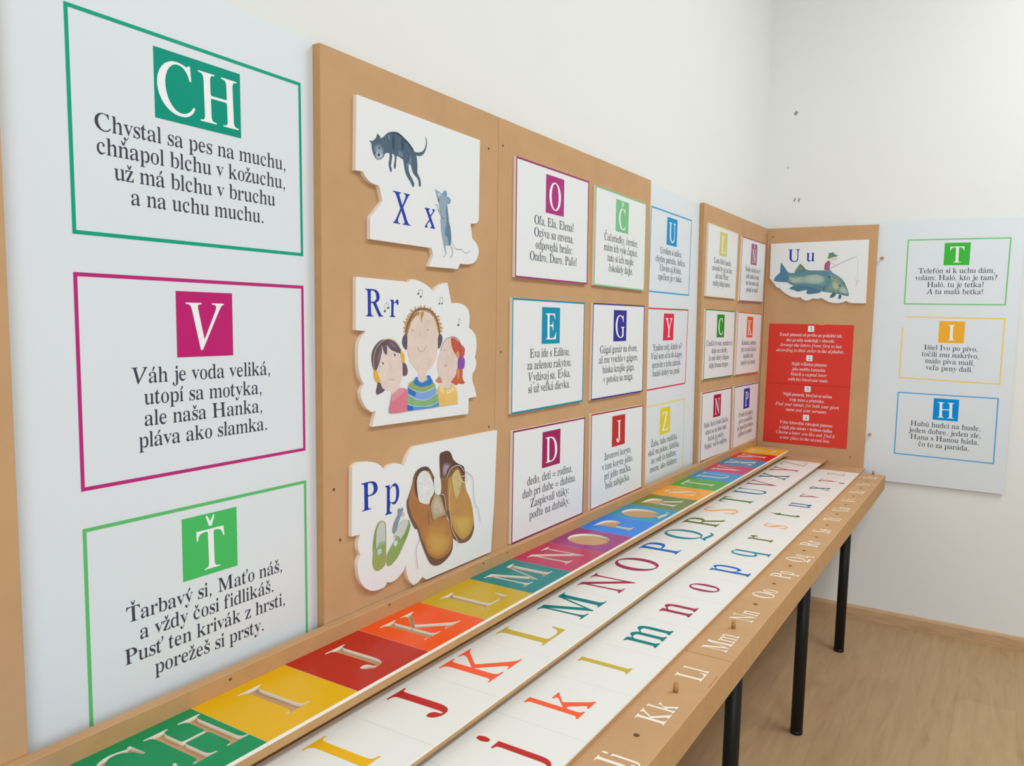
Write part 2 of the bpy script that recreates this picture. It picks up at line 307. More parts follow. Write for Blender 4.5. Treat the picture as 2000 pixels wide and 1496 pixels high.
p 449 22,-202;22,-180;29,-177;50,-170;61,-160;66,-146;69,-93;69,353;67,390;60,412;41,422;25,429;25,451;147,451;147,382;209,418;236,443;259,459;288,464;314,460;333,450;354,434;384,398;408,351;422,295;427,232;422,165;408,105;384,55;351,17;330,-1;310,-11;283,-15;253,-8;225,13;173,47;154,-84;155,-118;159,-144;167,-161;186,-171;213,-176;221,-179;221,-202|245,41;279,46;304,61;320,86;335,144;340,225;336,303;323,360;309,385;284,399;249,404;218,397;174,376;154,342;154,100;170,67;197,48
q 451 231,-202;231,-179;252,-174;283,-166;294,-149;297,-121;280,42;226,11;196,-7;164,-14;130,-7;96,15;66,48;42,93;27,147;22,209;25,257;32,301;45,341;62,376;82,407;110,431;142,449;169,460;202,464;233,458;272,439;318,409;390,466;383,466;382,-121;385,-148;391,-165;414,-175;429,-179;429,-202|214,43;246,47;272,58;290,75;297,98;297,351;293,385;282,409;243,424;213,429;179,423;152,407;132,380;114,317;108,227;113,145;128,88;144,63;172,48
r 350 22,0;22,23;36,28;59,37;66,54;68,81;68,366;66,397;60,414;38,423;25,427;26,451;150,451;171,366;219,408;246,438;267,457;290,463;317,458;326,442;339,418;344,387;343,361;339,341;330,328;310,323;291,326;286,335;269,363;258,374;236,378;193,371;172,351;159,320;154,279;154,81;158,53;168,37;200,28;220,23;220,0
s 328 179,-15;148,-9;100,9;79,13;56,6;44,-13;26,-13;26,153;47,153;57,115;70,83;86,57;108,37;132,25;165,21;200,26;224,39;238,59;245,85;242,111;226,133;198,152;133,188;96,216;71,246;53,281;47,320;44,359;51,393;78,423;106,446;133,459;166,464;195,459;238,447;248,445;263,443;277,448;287,464;302,464;302,322;284,322;266,369;246,403;215,424;180,431;146,427;125,415;112,398;106,377;107,355;118,338;136,322;160,308;221,275;256,249;279,220;295,184;301,138;306,94;297,57;268,26;239,4;213,-10
t 267 130,-14;101,-10;86,-1;73,15;61,38;53,67;50,103;50,405;12,405;12,435;98,537;117,579;137,616;149,616;149,451;221,451;221,405;136,405;135,119;137,93;142,74;155,62;184,59;209,64;227,81;241,108;263,96;220,48;190,14;161,-7
u 471 161,-15;130,-10;112,3;95,25;80,55;71,94;68,141;68,360;66,390;60,411;40,423;22,428;22,451;154,451;154,107;157,85;166,67;188,56;219,52;262,57;292,71;315,96;315,360;313,392;305,412;282,423;263,428;263,451;400,451;400,102;402,74;410,57;434,47;449,43;449,19;389,10;315,-15;296,59;248,28;221,5;193,-10
v 379 200,-15;59,360;38,409;19,422;4,427;4,451;185,451;185,428;196,428;161,425;141,416;137,401;139,390;213,178;304,367;312,395;310,413;293,424;283,428;283,451;375,451;375,429;370,420;358,405;314,353;179,-15
w 583 184,-15;41,385;27,414;11,422;4,427;4,451;161,451;161,427;158,425;138,420;130,413;128,401;130,386;136,367;199,185;303,342;290,387;283,407;274,419;254,426;246,429;246,451;411,451;411,427;399,423;378,415;373,401;374,391;376,381;428,205;513,372;519,400;519,412;513,420;497,429;497,451;579,451;579,429;578,424;567,414;531,375;385,-15;406,-15;295,286;163,-15
x 389 5,0;5,21;16,33;39,54;60,82;164,198;56,383;38,406;16,421;4,427;4,451;182,451;182,428;171,425;148,419;144,407;155,378;202,299;279,373;291,390;298,405;297,415;290,422;274,426;270,428;270,451;374,451;374,431;364,420;342,399;319,369;222,268;349,53;365,31;381,25;385,22;385,0;208,0;208,23;210,25;233,28;247,35;249,44;245,62;233,86;184,166;108,89;94,67;84,50;86,34;99,25;131,21;113,21;113,0
y 397 79,-204;57,-198;43,-182;26,-155;16,-122;19,-98;28,-77;37,-62;57,-58;76,-61;85,-72;91,-88;93,-110;92,-118;92,-127;96,-139;119,-144;142,-134;163,-107;183,-64;220,-7;80,364;64,400;50,418;32,424;4,427;25,427;25,451;205,451;205,427;174,421;162,413;160,399;161,388;166,373;237,173;320,351;328,378;331,398;331,412;323,421;307,425;305,427;305,451;391,451;391,427;393,422;379,408;337,352;205,-35;205,-95;163,-139;141,-170;122,-190;107,-201
z 343 8,0;8,21;218,418;142,418;94,412;62,395;43,363;27,314;4,314;11,451;317,451;317,423;116,36;174,36;218,39;249,48;274,63;299,100;320,156;339,156;329,0
1 484 94,0;94,52;152,52;187,55;211,65;220,85;223,115;200,604;106,531;94,510;70,503;52,508;47,522;44,545;40,575;94,599;136,619;182,650;251,701;315,701;315,115;317,88;324,68;346,56;386,52;444,52;444,0
2 493 40,0;40,101;169,248;225,306;269,356;300,402;321,446;332,491;335,540;330,588;314,621;283,641;233,647;186,643;153,628;136,605;121,552;125,478;94,484;63,500;52,518;44,543;43,575;50,609;68,641;92,668;127,689;174,702;232,707;291,702;339,688;376,663;403,631;422,591;428,545;425,511;416,478;402,445;381,408;352,367;311,320;193,200;97,107;337,107;370,112;394,125;411,146;420,175;425,205;453,205;448,0
3 509 232,-10;173,-6;126,7;93,26;71,50;54,78;40,107;40,140;52,164;74,179;103,184;98,145;105,114;124,90;149,72;181,62;225,59;266,62;303,71;335,89;356,115;368,153;372,202;368,237;355,268;330,294;294,314;249,326;194,330;161,330;161,391;198,391;247,395;285,408;316,430;335,459;346,494;349,534;344,581;328,617;308,634;279,644;236,647;192,642;161,625;146,600;138,569;137,533;146,496;106,501;75,517;65,534;58,556;56,583;62,616;81,645;105,671;140,691;187,703;246,707;303,702;351,688;390,665;417,634;438,595;444,548;440,506;425,470;406,438;364,399;309,372;350,362;385,346;416,323;442,292;457,267;466,236;469,201;463,146;447,101;423,65;394,36;360,15;320,1;277,-7
4 546 203,0;203,52;203,52;245,55;281,64;300,76;308,95;310,122;310,182;40,182;40,241;294,697;399,697;399,246;501,246;501,182;399,182;399,122;402,95;409,76;429,64;465,55;506,52;492,52;492,0|77,246;310,246;310,417;312,510;314,604;272,573;249,532;226,491;209,464
/a 456 90,-12;66,-9;46,0;30,15;13,48;8,94;12,147;24,200;45,255;73,307;107,355;149,398;193,433;238,453;284,460;312,457;333,447;347,430;356,407;368,449;442,449;354,131;343,91;340,64;344,54;357,51;385,67;428,116;442,104;403,54;367,17;333,-4;302,-12;280,-7;266,8;262,33;270,82;295,171;241,91;191,34;158,8;125,-7|137,48;160,53;186,69;212,94;238,126;264,164;287,205;307,248;323,292;333,335;336,374;333,400;324,419;308,431;286,434;256,429;226,413;197,386;158,329;125,255;103,177;97,141;95,106;100,74;114,54
/b 473 134,-12;82,-7;42,8;16,29;8,53;12,73;143,587;149,616;150,635;147,648;139,657;125,661;104,662;88,662;93,680;151,686;194,696;241,708;250,705;251,698;164,364;201,406;241,436;282,454;325,460;363,456;395,443;422,421;443,392;455,357;459,316;453,258;433,200;401,144;360,94;311,51;256,17;196,-5|153,14;189,19;225,33;259,58;291,90;318,128;341,173;365,242;373,307;367,351;349,384;332,400;310,409;285,412;255,407;226,393;198,369;174,336;152,294;135,242;94,97;87,56;91,37;103,24;124,16
/c 411 153,-12;111,-7;76,8;47,33;25,67;12,109;8,158;13,206;27,254;49,301;79,345;115,383;157,416;203,440;250,455;299,460;340,455;371,439;390,416;397,388;393,365;383,347;368,336;348,332;324,336;310,349;306,371;310,389;320,406;326,413;329,421;321,431;296,434;262,430;229,416;197,393;156,346;123,285;102,219;95,156;101,105;120,66;138,48;161,37;187,33;224,39;262,55;301,82;340,119;356,103;306,53;255,17;205,-5
/d 536 110,-12;80,-8;55,2;35,20;20,43;11,72;8,106;13,155;29,208;53,263;85,316;123,364;165,405;199,430;233,447;267,457;300,460;334,456;359,445;373,427;417,604;420,619;421,634;418,647;410,655;396,660;374,661;360,661;364,680;421,686;465,696;513,708;519,705;522,698;521,688;519,681;370,117;363,87;360,64;366,49;384,44;404,52;432,76;466,117;482,104;439,53;403,17;369,-5;336,-12;314,-9;299,1;289,17;286,39;293,89;314,163;263,86;214,31;181,7;146,-7|153,40;179,46;206,63;233,90;261,124;287,164;310,207;329,252;344,296;354,339;358,377;354,402;344,421;329,433;309,436;277,431;245,416;213,390;182,354;155,311;130,259;104,180;95,113;99,83;111,60;129,45
/e 403 143,-10;104,-5;71,8;44,30;24,61;12,98;8,144;13,191;27,240;50,289;81,335;118,377;160,412;206,439;252,455;298,460;337,455;365,441;383,418;389,387;381,347;357,310;317,275;261,246;189,223;103,207;97,171;96,143;100,105;110,75;129,54;154,41;187,37;234,46;283,73;335,118;350,103;302,53;253,18;201,-3|107,229;167,242;218,262;258,289;287,321;305,356;311,394;307,416;295,429;276,434;245,427;213,407;181,376;152,334;127,285
/f 555 70,-223;46,-219;26,-207;12,-190;8,-169;12,-145;24,-131;44,-126;62,-129;73,-140;76,-157;73,-173;70,-185;72,-193;80,-195;98,-191;113,-178;126,-157;144,-108;160,-36;244,411;151,411;158,442;250,442;262,495;280,558;305,611;337,653;373,683;412,702;454,708;489,703;517,688;535,665;541,638;536,613;520,599;494,594;474,598;462,611;458,632;460,641;462,650;466,662;464,669;459,676;450,680;440,682;413,674;391,651;372,612;357,558;332,442;446,442;442,411;326,411;287,218;263,105;238,11;214,-66;189,-124;163,-167;134,-198;104,-216
/g 518 175,-223;127,-219;86,-208;53,-190;28,-167;13,-140;8,-108;16,-69;40,-31;79,3;135,35;111,49;97,65;92,83;98,101;114,122;168,176;137,197;115,222;102,250;98,283;105,329;125,372;157,409;199,438;249,457;304,463;341,459;383,446;420,434;441,430;504,430;504,387;437,387;442,366;443,344;437,295;416,252;384,216;343,188;296,171;243,165;202,168;179,146;171,126;179,110;204,94;246,79;314,55;365,27;388,5;403,-23;407,-58;400,-104;379,-144;344,-177;298,-202;241,-217|245,187;275,194;302,212;326,240;344,276;356,318;360,362;356,395;343,419;323,434;297,439;268,433;241,414;216,386;197,350;184,309;180,265;184,231;196,207;217,192|193,-192;245,-188;286,-175;316,-154;333,-125;339,-87;334,-65;320,-45;300,-29;275,-14;220,8;159,26;120,0;92,-29;75,-60;70,-93;74,-129;89,-156;114,-176;148,-188
/i 250 186,572;167,576;151,587;140,603;136,622;140,641;151,657;167,669;186,673;205,669;221,658;233,641;236,622;233,602;222,586;205,576|56,-12;35,-8;20,2;11,18;8,42;13,77;25,125;88,351;92,369;95,384;91,400;80,411;61,416;33,418;37,434;102,443;148,451;188,460;196,457;198,448;197,440;194,431;100,114;92,75;94,59;101,50;112,47;135,55;163,80;196,122;211,107;170,55;131,18;93,-4
/j 394 329,572;311,576;295,587;283,603;279,622;283,641;295,657;311,669;329,673;348,669;365,658;376,641;380,622;376,602;365,586;349,576|75,-223;49,-218;27,-205;13,-185;8,-161;12,-139;24,-126;43,-121;62,-125;73,-137;76,-156;75,-170;74,-184;78,-193;88,-196;102,-189;117,-166;132,-128;156,-38;185,98;237,361;239,372;239,383;237,400;229,410;211,415;176,418;180,435;237,443;278,451;320,460;330,456;331,444;255,83;238,11;220,-51;200,-104;179,-146;157,-180;132,-204;105,-218
/k 532 344,-11;319,-5;300,14;282,45;261,92;202,233;141,187;87,0;8,0;177,602;182,632;179,648;171,657;155,661;131,662;117,662;123,681;186,690;231,699;258,706;273,708;280,705;282,697;277,677;150,228;311,349;349,382;361,407;356,418;341,425;315,428;322,444;518,444;513,427;510,427;473,421;431,402;385,371;266,280;339,105;360,68;373,56;388,52;410,59;436,80;465,115;480,100;443,51;407,17;373,-4
/l 274 57,-11;37,-7;21,2;11,18;8,38;14,79;30,145;153,600;158,629;155,648;145,659;126,664;96,667;98,684;162,693;206,700;248,708;257,706;260,699;255,677;102,122;92,72;96,55;110,50;130,57;156,81;189,119;204,104;163,53;123,18;87,-4
/m 780 622,-11;601,-7;586,3;576,21;573,45;576,77;585,113;643,317;652,370;649,386;640,396;624,399;598,393;567,374;533,345;499,305;465,256;433,199;391,104;359,0;281,0;368,295;379,340;383,374;380,388;371,397;357,399;337,395;312,382;283,362;253,334;221,300;192,260;152,187;118,102;85,0;8,0;99,308;111,353;115,383;112,399;100,409;80,415;51,418;55,435;118,442;163,450;192,457;205,460;213,457;216,448;215,440;212,431;158,258;215,330;269,386;319,427;366,451;409,459;435,455;453,445;464,427;468,402;461,351;441,268;492,336;542,390;590,428;635,451;679,459;704,455;723,444;734,426;737,400;733,368;723,323;660,95;658,83;656,72;661,56;674,51;691,56;708,69;728,93;752,126;766,110;730,57;694,20;658,-3
/n 508 349,-13;329,-9;313,1;303,18;300,40;310,95;339,204;368,314;378,369;375,386;367,396;353,399;333,395;309,383;284,363;257,338;204,275;160,206;123,120;87,0;8,0;103,321;112,357;115,382;112,397;103,407;85,412;59,414;51,414;54,432;123,441;171,450;215,460;219,456;219,447;160,258;232,346;299,409;340,436;376,452;408,458;433,455;451,445;461,428;465,404;462,366;451,323;395,128;385,93;382,71;387,54;402,49;424,58;449,86;479,132;494,120;459,62;423,21;386,-4
/o 484 167,-12;122,-7;84,8;51,32;27,64;13,103;8,148;14,204;34,259;64,312;103,360;149,401;200,433;253,453;307,460;353,455;393,441;426,416;450,384;465,345;470,300;465,251;449,201;424,152;392,106;353,66;310,33;263,8;216,-7|178,17;217,24;255,46;290,81;321,124;347,173;367,226;380,279;384,329;381,367;371,397;354,418;331,430;301,434;269,429;238,414;206,389;163,336;127,267;103,192;95,121;100,76;117,43;133,29;154,20
/p 609 8,-217;13,-199;52,-194;77,-183;93,-161;106,-126;227,342;232,363;235,381;232,398;223,408;205,412;171,415;176,433;238,440;283,449;327,459;335,457;337,451;334,434;311,363;350,406;391,436;433,454;477,460;511,456;539,444;563,425;581,398;591,366;595,328;588,269;569,210;540,153;502,100;456,55;405,20;351,-3;294,-11;252,-6;220,8;191,-118;181,-165;185,-181;199,-192;222,-198;259,-200;254,-217|294,14;334,21;373,43;409,77;442,120;469,169;490,223;503,278;508,331;503,367;489,394;467,410;438,416;405,411;374,394;345,367;319,331;297,287;280,235;244,93;240,75;238,58;245,33;263,19
/q 495 140,-219;144,-200;175,-199;197,-194;212,-186;224,-174;234,-153;244,-119;318,153;267,82;214,32;177,9;141,-4;106,-9;77,-5;53,6;34,23;19,48;11,78;8,114;14,168;30,224;57,278;91,329;130,374;173,410;218,437;262,453;306,459;338,455;362,445;380,427;392,401;405,449;481,449;328,-103;318,-141;316,-163;319,-181;330,-192;349,-198;380,-200;390,-200;388,-219|153,43;180,47;207,61;236,83;281,134;326,211;351,267;365,316;370,360;366,391;355,414;336,429;311,434;277,427;242,408;208,379;177,341;149,298;127,252;105,183;98,119;102,86;113,62;131,48
/r 385 8,0;93,304;104,348;108,377;104,395;94,405;75,410;45,413;48,432;112,442;157,451;198,460;207,457;207,447;156,261;210,348;256,410;296,447;328,460;346,457;360,447;368,431;371,411;367,387;356,367;338,354;318,350;302,352;288,360;278,373;274,390;215,318;165,229;122,123;86,0
/s 374 153,-12;117,-9;87,-1;66,6;49,9;34,5;28,-6;8,-6;29,154;46,153;55,94;75,50;94,30;117,19;144,15;175,21;200,38;217,65;223,100;215,135;192,174;161,213;132,254;107,300;100,323;98,346;102,377;113,404;132,428;157,446;186,456;219,460;254,458;281,450;304,442;321,439;338,444;344,457;360,457;341,311;324,311;317,356;303,390;284,415;260,430;230,434;207,430;189,418;176,400;172,379;181,344;208,303;238,264;266,225;291,177;298,153;301,129;296,92;282,58;259,30;230,7;194,-7
/t 287 55,-12;29,-6;13,10;8,38;10,64;17,90;103,411;35,411;39,432;84,446;126,475;166,516;204,570;227,570;190,442;273,442;265,411;182,411;103,113;94,65;98,50;111,45;130,53;156,76;188,115;202,99;164,50;127,16;90,-5
/u 488 69,-12;43,-7;24,6;12,27;8,55;13,100;29,168;75,332;81,359;83,386;80,402;70,412;51,416;22,418;25,435;89,444;133,452;175,460;184,458;188,453;187,442;184,430;105,155;92,107;88,78;91,61;101,50;117,47;147,55;182,79;220,117;259,167;297,227;332,295;361,370;382,449;458,449;373,134;364,94;360,68;365,52;380,47;402,55;429,80;460,122;474,108;438,56;401,18;364,-4;325,-12;304,-9;289,1;280,17;277,39;280,73;291,118;321,223;251,119;187,46;147,14;107,-5
/v 427 106,-12;90,248;82,336;76,365;69,386;56,402;39,413;16,416;8,416;12,434;58,443;93,451;117,457;132,459;146,438;157,376;165,273;176,85;255,170;315,247;353,309;366,348;363,358;353,369;330,393;323,406;320,419;324,436;333,450;348,458;366,461;385,457;400,444;410,425;413,399;403,348;372,285;320,210;248,124;126,-12
/w 641 83,-12;77,254;72,340;68,369;61,390;49,406;33,416;13,420;8,420;10,436;57,445;91,453;114,459;129,461;141,437;149,367;153,249;155,133;360,461;376,461;413,103;483,186;525,239;555,284;572,321;578,350;574,361;560,377;545,396;540,417;543,434;552,448;565,457;582,460;600,456;614,443;624,423;627,397;620,354;597,302;560,240;508,170;362,-12;347,-12;311,321;101,-12
/x 504 322,-12;298,-8;281,5;268,33;254,85;235,176;165,78;136,40;109,13;82,-3;51,-9;33,-6;20,2;11,16;8,33;11,49;19,62;32,71;47,74;60,72;71,67;84,62;96,60;117,68;141,94;228,215;198,356;190,383;178,401;162,412;139,415;115,414;94,411;97,430;149,438;190,449;218,457;237,460;252,453;261,432;288,300;356,394;393,438;404,448;417,454;444,458;470,454;485,441;490,419;488,403;480,391;467,383;452,380;438,382;426,387;415,392;405,393;395,390;384,383;295,263;324,127;333,94;341,70;352,56;366,51;387,59;413,84;444,125;458,109;420,56;384,19;352,-4
/y 497 57,-223;37,-220;21,-211;11,-198;8,-182;11,-166;20,-154;33,-145;50,-143;64,-145;76,-150;91,-156;108,-158;133,-144;170,-101;236,-10;185,255;173,314;162,354;151,382;136,401;115,413;85,418;88,434;132,441;167,450;192,457;211,460;226,439;243,375;266,260;299,83;371,201;411,270;429,310;436,339;430,362;412,378;397,390;390,401;388,419;391,435;400,448;414,456;432,459;452,455;468,442;479,423;483,396;476,351;456,296;423,230;375,148;314,51;246,-49;176,-137;143,-172;111,-199;83,-217
/z 457 277,-12;235,-8;179,5;124,18;88,22;60,16;30,-2;25,-5;20,-7;11,-4;8,4;12,14;23,27;344,379;286,373;254,376;224,384;198,391;172,393;151,391;134,383;120,368;107,347;92,354;109,401;129,433;151,452;177,458;219,455;274,444;326,434;359,430;385,433;407,444;433,459;441,456;443,448;441,440;433,429;108,72;164,79;202,77;236,69;268,62;298,60;329,67;355,89;374,125;390,117;373,69;358,34;341,11;323,-2;303,-9
/A 743 8,0;12,19;54,26;94,46;131,81;287,264;649,690;668,690;644,84;648,54;663,35;689,24;729,19;726,0;452,0;456,19;464,19;503,23;527,38;540,67;546,113;550,229;324,229;311,227;299,218;226,131;189,81;177,52;181,35;193,25;214,20;245,19;240,0|339,266;552,266;564,533
/C 663 288,-15;234,-11;185,0;140,19;101,44;69,76;43,114;23,158;12,206;8,260;15,331;38,401;73,468;119,530;173,585;235,630;301,663;369,684;438,690;499,684;569,665;597,659;615,665;630,683;649,683;609,483;589,483;590,499;590,514;585,556;573,592;553,621;525,641;490,654;447,658;407,655;368,644;329,626;274,588;224,538;183,477;151,408;130,333;123,254;129,188;146,133;175,87;213,54;260,34;315,27;378,35;439,58;496,96;551,149;569,133;528,87;485,50;441,21;394,1;343,-11
/F 679 8,0;14,20;18,20;46,21;67,26;84,36;97,52;108,75;118,106;240,559;249,609;245,630;232,644;209,652;175,656;181,676;665,676;635,516;615,516;616,525;616,534;613,570;604,598;589,618;567,631;537,639;499,641;422,641;389,639;370,633;360,622;354,608;337,543;293,375;348,375;393,377;428,383;455,395;478,413;496,439;513,473;532,473;468,228;447,228;450,251;451,276;446,309;434,329;407,338;361,342;284,342;222,101;218,82;216,64;221,42;235,28;261,21;299,18;297,0
/M 982 8,0;14,20;43,21;66,26;83,36;97,52;108,74;118,105;246,559;255,609;251,630;237,644;215,652;181,656;187,676;369,676;440,157;782,676;968,676;962,656;954,656;918,652;892,638;873,612;857,570;736,116;730,87;727,65;731,45;744,31;767,23;801,20;796,0;528,0;533,17;561,20;583,26;600,38;614,56;627,83;638,120;759,570;379,0;365,0;289,571;172,149;161,103;157,69;162,46;174,31;197,23;232,19;227,0"""
GL = {}
for ln in FONT.split('\n'):
    k, adv, cs = ln.split(' ')
    GL[k] = (int(adv), [[tuple(map(int, q.split(','))) for q in c.split(';')] for c in cs.split('|')])


def ell(cx, cy, rx, ry, n=14):
    return [(cx + rx * math.cos(2 * math.pi * i / n), cy + ry * math.sin(2 * math.pi * i / n)) for i in range(n)]


def bbox(cs):
    xs = [p[0] for c in cs for p in c]
    ys = [p[1] for c in cs for p in c]
    return min(xs), min(ys), max(xs), max(ys)


def shift(cs, dx, dy):
    return [[(x + dx, y + dy) for x, y in c] for c in cs]


def simple(k, adv, cs):
    GL[k] = (adv, cs)


simple('.', 230, [ell(115, 42, 50, 50)])
simple(',', 230, [[(72, 40), (85, 78), (118, 92), (152, 74), (160, 30), (140, -40), (90, -118), (66, -128), (92, -70), (102, -18), (80, 0)]])
simple(':', 240, [ell(120, 42, 50, 50), ell(120, 395, 50, 50)])
simple('!', 270, [ell(135, 42, 52, 52), [(118, 165), (152, 165), (188, 610), (176, 672), (135, 690), (94, 672), (82, 610)]])
simple('?', 420, [ell(190, 42, 52, 52), [(168, 160), (205, 160), (225, 250), (320, 370), (352, 480), (330, 590), (260, 660), (170, 680), (80, 655), (45, 590),
                  (60, 540), (100, 535), (122, 570), (125, 620), (175, 640), (230, 610), (252, 520), (235, 430), (185, 330), (165, 250)]])
simple('=', 600, [[(60, 300), (540, 300), (540, 355), (60, 355)], [(60, 130), (540, 130), (540, 185), (60, 185)]])
simple('dot_above_base', 200, [ell(100, 250, 46, 46)])
CARON = [(-95, 172), (-62, 182), (0, 78), (62, 182), (95, 172), (30, 0), (-30, 0)]
ACUTE = [(-46, 0), (-14, -6), (88, 130), (74, 172), (40, 180), (18, 160)]
CIRC = [(-100, 8), (-68, -2), (0, 100), (68, -2), (100, 8), (30, 178), (-30, 178)]
HOOK = [(0, 690), (18, 620), (6, 540), (-30, 470), (-6, 470), (50, 540), (78, 625), (70, 690), (35, 708)]


def add_mark(new, base, mark, italic=''):
    adv, cs = GL[italic + base]
    x0, y0, x1, y1 = bbox(cs)
    cx = (x0 + x1) / 2 + (40 if italic else 0)
    if base == 'i':
        stem = min(cs, key=lambda c: bbox([c])[3])
        cs = [stem]
        y1 = bbox(cs)[3]
        cx -= 5
    if mark == HOOK:
        GL[italic + new] = (adv + (70 if base != 'L' else 20), cs + shift([mark], (x1 + 8 if base != 'L' else 330), 0))
    else:
        GL[italic + new] = (adv, cs + shift([mark], cx, y1 + (42 if base.islower() else 50)))


for new, base, mark in (('č', 'c', CARON), ('š', 's', CARON), ('ž', 'z', CARON), ('ň', 'n', CARON), ('á', 'a', ACUTE), ('é', 'e', ACUTE),
                        ('í', 'i', ACUTE), ('ó', 'o', ACUTE), ('ú', 'u', ACUTE), ('ý', 'y', ACUTE), ('ô', 'o', CIRC), ('ť', 't', HOOK),
                        ('ď', 'd', HOOK), ('ľ', 'l', HOOK), ('Č', 'C', CARON), ('Ť', 'T', CARON), ('Ď', 'D', CARON), ('Ž', 'Z', CARON),
                        ('Ň', 'N', CARON), ('Ľ', 'L', HOOK)):
    add_mark(new, base, mark)
# slanted h from the slanted n and l
an, cn = GL['/n']
al, cl = GL['/l']
GL['/h'] = (an, cn + shift(cl, bbox(cn)[0] - bbox(cl)[0] - 8, 0))


def winding(cs, x, y):
    w = 0
    for c in cs:
        x0, y0 = c[-1]
        for x1, y1 in c:
            if (y0 <= y) != (y1 <= y):
                t = x0 + (y - y0) * (x1 - x0) / (y1 - y0)
                if t > x:
                    w += 1 if y1 > y0 else -1
            x0, y0 = x1, y1
    return w


def orient(cs):
    # outer loops all wound alike (marks and punctuation follow the letter)
    def ar(c):
        return sum(a[0] * b[1] - b[0] * a[1] for a, b in zip(c, c[1:] + c[:1]))
    big = max(cs, key=lambda c: abs(ar(c)))
    sg = 1 if ar(big) > 0 else -1
    out = []
    for c in cs:
        inside = any(d is not c and abs(ar(d)) > abs(ar(c)) and winding([d], *c[0]) != 0 for d in cs)
        out.append(c if inside or (ar(c) > 0) == (sg > 0) else c[::-1])
    return out


def fill(cs, keep):
    """triangles of the area where keep(x, y) holds"""
    vs, es = [], []
    for c in cs:
        i = len(vs)
        vs += [Vector(p) for p in c]
        es += [(i + k, i + (k + 1) % len(c)) for k in range(len(c))]
    V, E, F, _, _, _ = delaunay_2d_cdt(vs, es, [], 0, 1e-5)
    T = []
    for f in F:
        x = sum(V[i].x for i in f) / len(f)
        y = sum(V[i].y for i in f) / len(f)
        if keep(x, y):
            T.append(tuple(f))
    return [(v.x, v.y) for v in V], T


FILLS = {}


def glyph(k):
    if k not in FILLS:
        cs = orient(GL[k][1])
        FILLS[k] = fill(cs, lambda x, y: winding(cs, x, y) != 0)
    return FILLS[k]


def keys(text, italic=False):
    return [('/' + c if italic and ('/' + c) in GL else c) for c in text]


def text_width(text, em, sx=1.0, italic=False):
    return sum(240 if k == ' ' else GL[k][0] for k in keys(text, italic)) * em / 1000 * sx


def put_text(mb, text, u, v, em, P, d, m, sx=1.0, align=0.5, italic=False):
    """P maps (u, v, d) to the world; text sits on baseline v"""
    u = u - text_width(text, em, sx, italic) * align
    for k in keys(text, italic):
        if k == ' ':
            u += 240 * em / 1000 * sx
            continue
        V, T = glyph(k)
        mb.tris([P(u + x * em / 1000 * sx, v + y * em / 1000, d) for x, y in V], T, m)
        u += GL[k][0] * em / 1000 * sx


def put_fit(mb, k, u0, v0, u1, v1, P, d, m):
    """one letter scaled to a box"""
    V, T = glyph(k)
    x0, y0, x1, y1 = bbox(GL[k][1])
    mb.tris([P(u0 + (x - x0) / (x1 - x0) * (u1 - u0), v0 + (y - y0) / (y1 - y0) * (v1 - v0), d) for x, y in V], T, m)


def rect(mb, u0, v0, u1, v1, P, d, m):
    mb.face([P(u0, v0, d), P(u1, v0, d), P(u1, v1, d), P(u0, v1, d)], m)


def strip(mb, pts, w, P, d, m):
    n = len(pts)
    L, R = [], []
    for i in range(n):
        a, b = pts[max(0, i - 1)], pts[min(n - 1, i + 1)]
        dx, dy = b[0] - a[0], b[1] - a[1]
        l = math.hypot(dx, dy) or 1
        ww = w * (0.62 if i in (0, n - 1) else 1)
        nx, ny = -dy / l * ww / 2, dx / l * ww / 2
        L.append((pts[i][0] + nx, pts[i][1] + ny))
        R.append((pts[i][0] - nx, pts[i][1] - ny))
    for i in range(n - 1):
        mb.face([P(*R[i], d), P(*R[i + 1], d), P(*L[i + 1], d), P(*L[i], d)], m)


def smooth(pts, closed=True, k=5):
    """Catmull-Rom through (x, y, corner) points; corners stay sharp"""
    n = len(pts)
    out = []
    for i in range(n if closed else n - 1):
        p1, p2 = pts[i], pts[(i + 1) % n]
        p0 = pts[i - 1] if (closed or i > 0) else p1
        p3 = pts[(i + 2) % n] if (closed or i + 2 < n) else p2
        if p1[2]:
            p0 = p1
        if p2[2]:
            p3 = p2
        if p1[2] and p2[2]:
            out.append((p1[0], p1[1]))
            continue
        for j in range(k):
            t = j / k
            q = []
            for a in (0, 1):
                q.append(0.5 * (2 * p1[a] + (p2[a] - p0[a]) * t + (2 * p0[a] - 5 * p1[a] + 4 * p2[a] - p3[a]) * t * t
                                + (3 * p1[a] - p0[a] - 3 * p2[a] + p3[a]) * t ** 3))
            out.append(tuple(q))
    if not closed:
        out.append((pts[-1][0], pts[-1][1]))
    return out


def prism(mb, outline, P, d0, d1, face_m, edge_m):
    V, T = fill([outline], lambda x, y: winding([outline], x, y) != 0)
    mb.tris([P(x, y, d1) for x, y in V], T, face_m)
    mb.tris([P(x, y, d0) for x, y in V], [t[::-1] for t in T], edge_m)
    n = len(outline)
    ar = sum(a[0] * b[1] - b[0] * a[1] for a, b in zip(outline, outline[1:] + outline[:1]))
    for i in range(n):
        a, b = outline[i], outline[(i + 1) % n]
        if ar < 0:
            a, b = b, a
        mb.face([P(*a, d0), P(*b, d0), P(*b, d1), P(*a, d1)], edge_m)


# ================================================================ the room
Y_W, X_W = 0.012, 0.012      # wall faces; the acrylic sheets stand off in front of them


def slab(name, a, b, m):
    mb = MB()
    mb.box(a, b, m)
    return struct(mb.build(name))


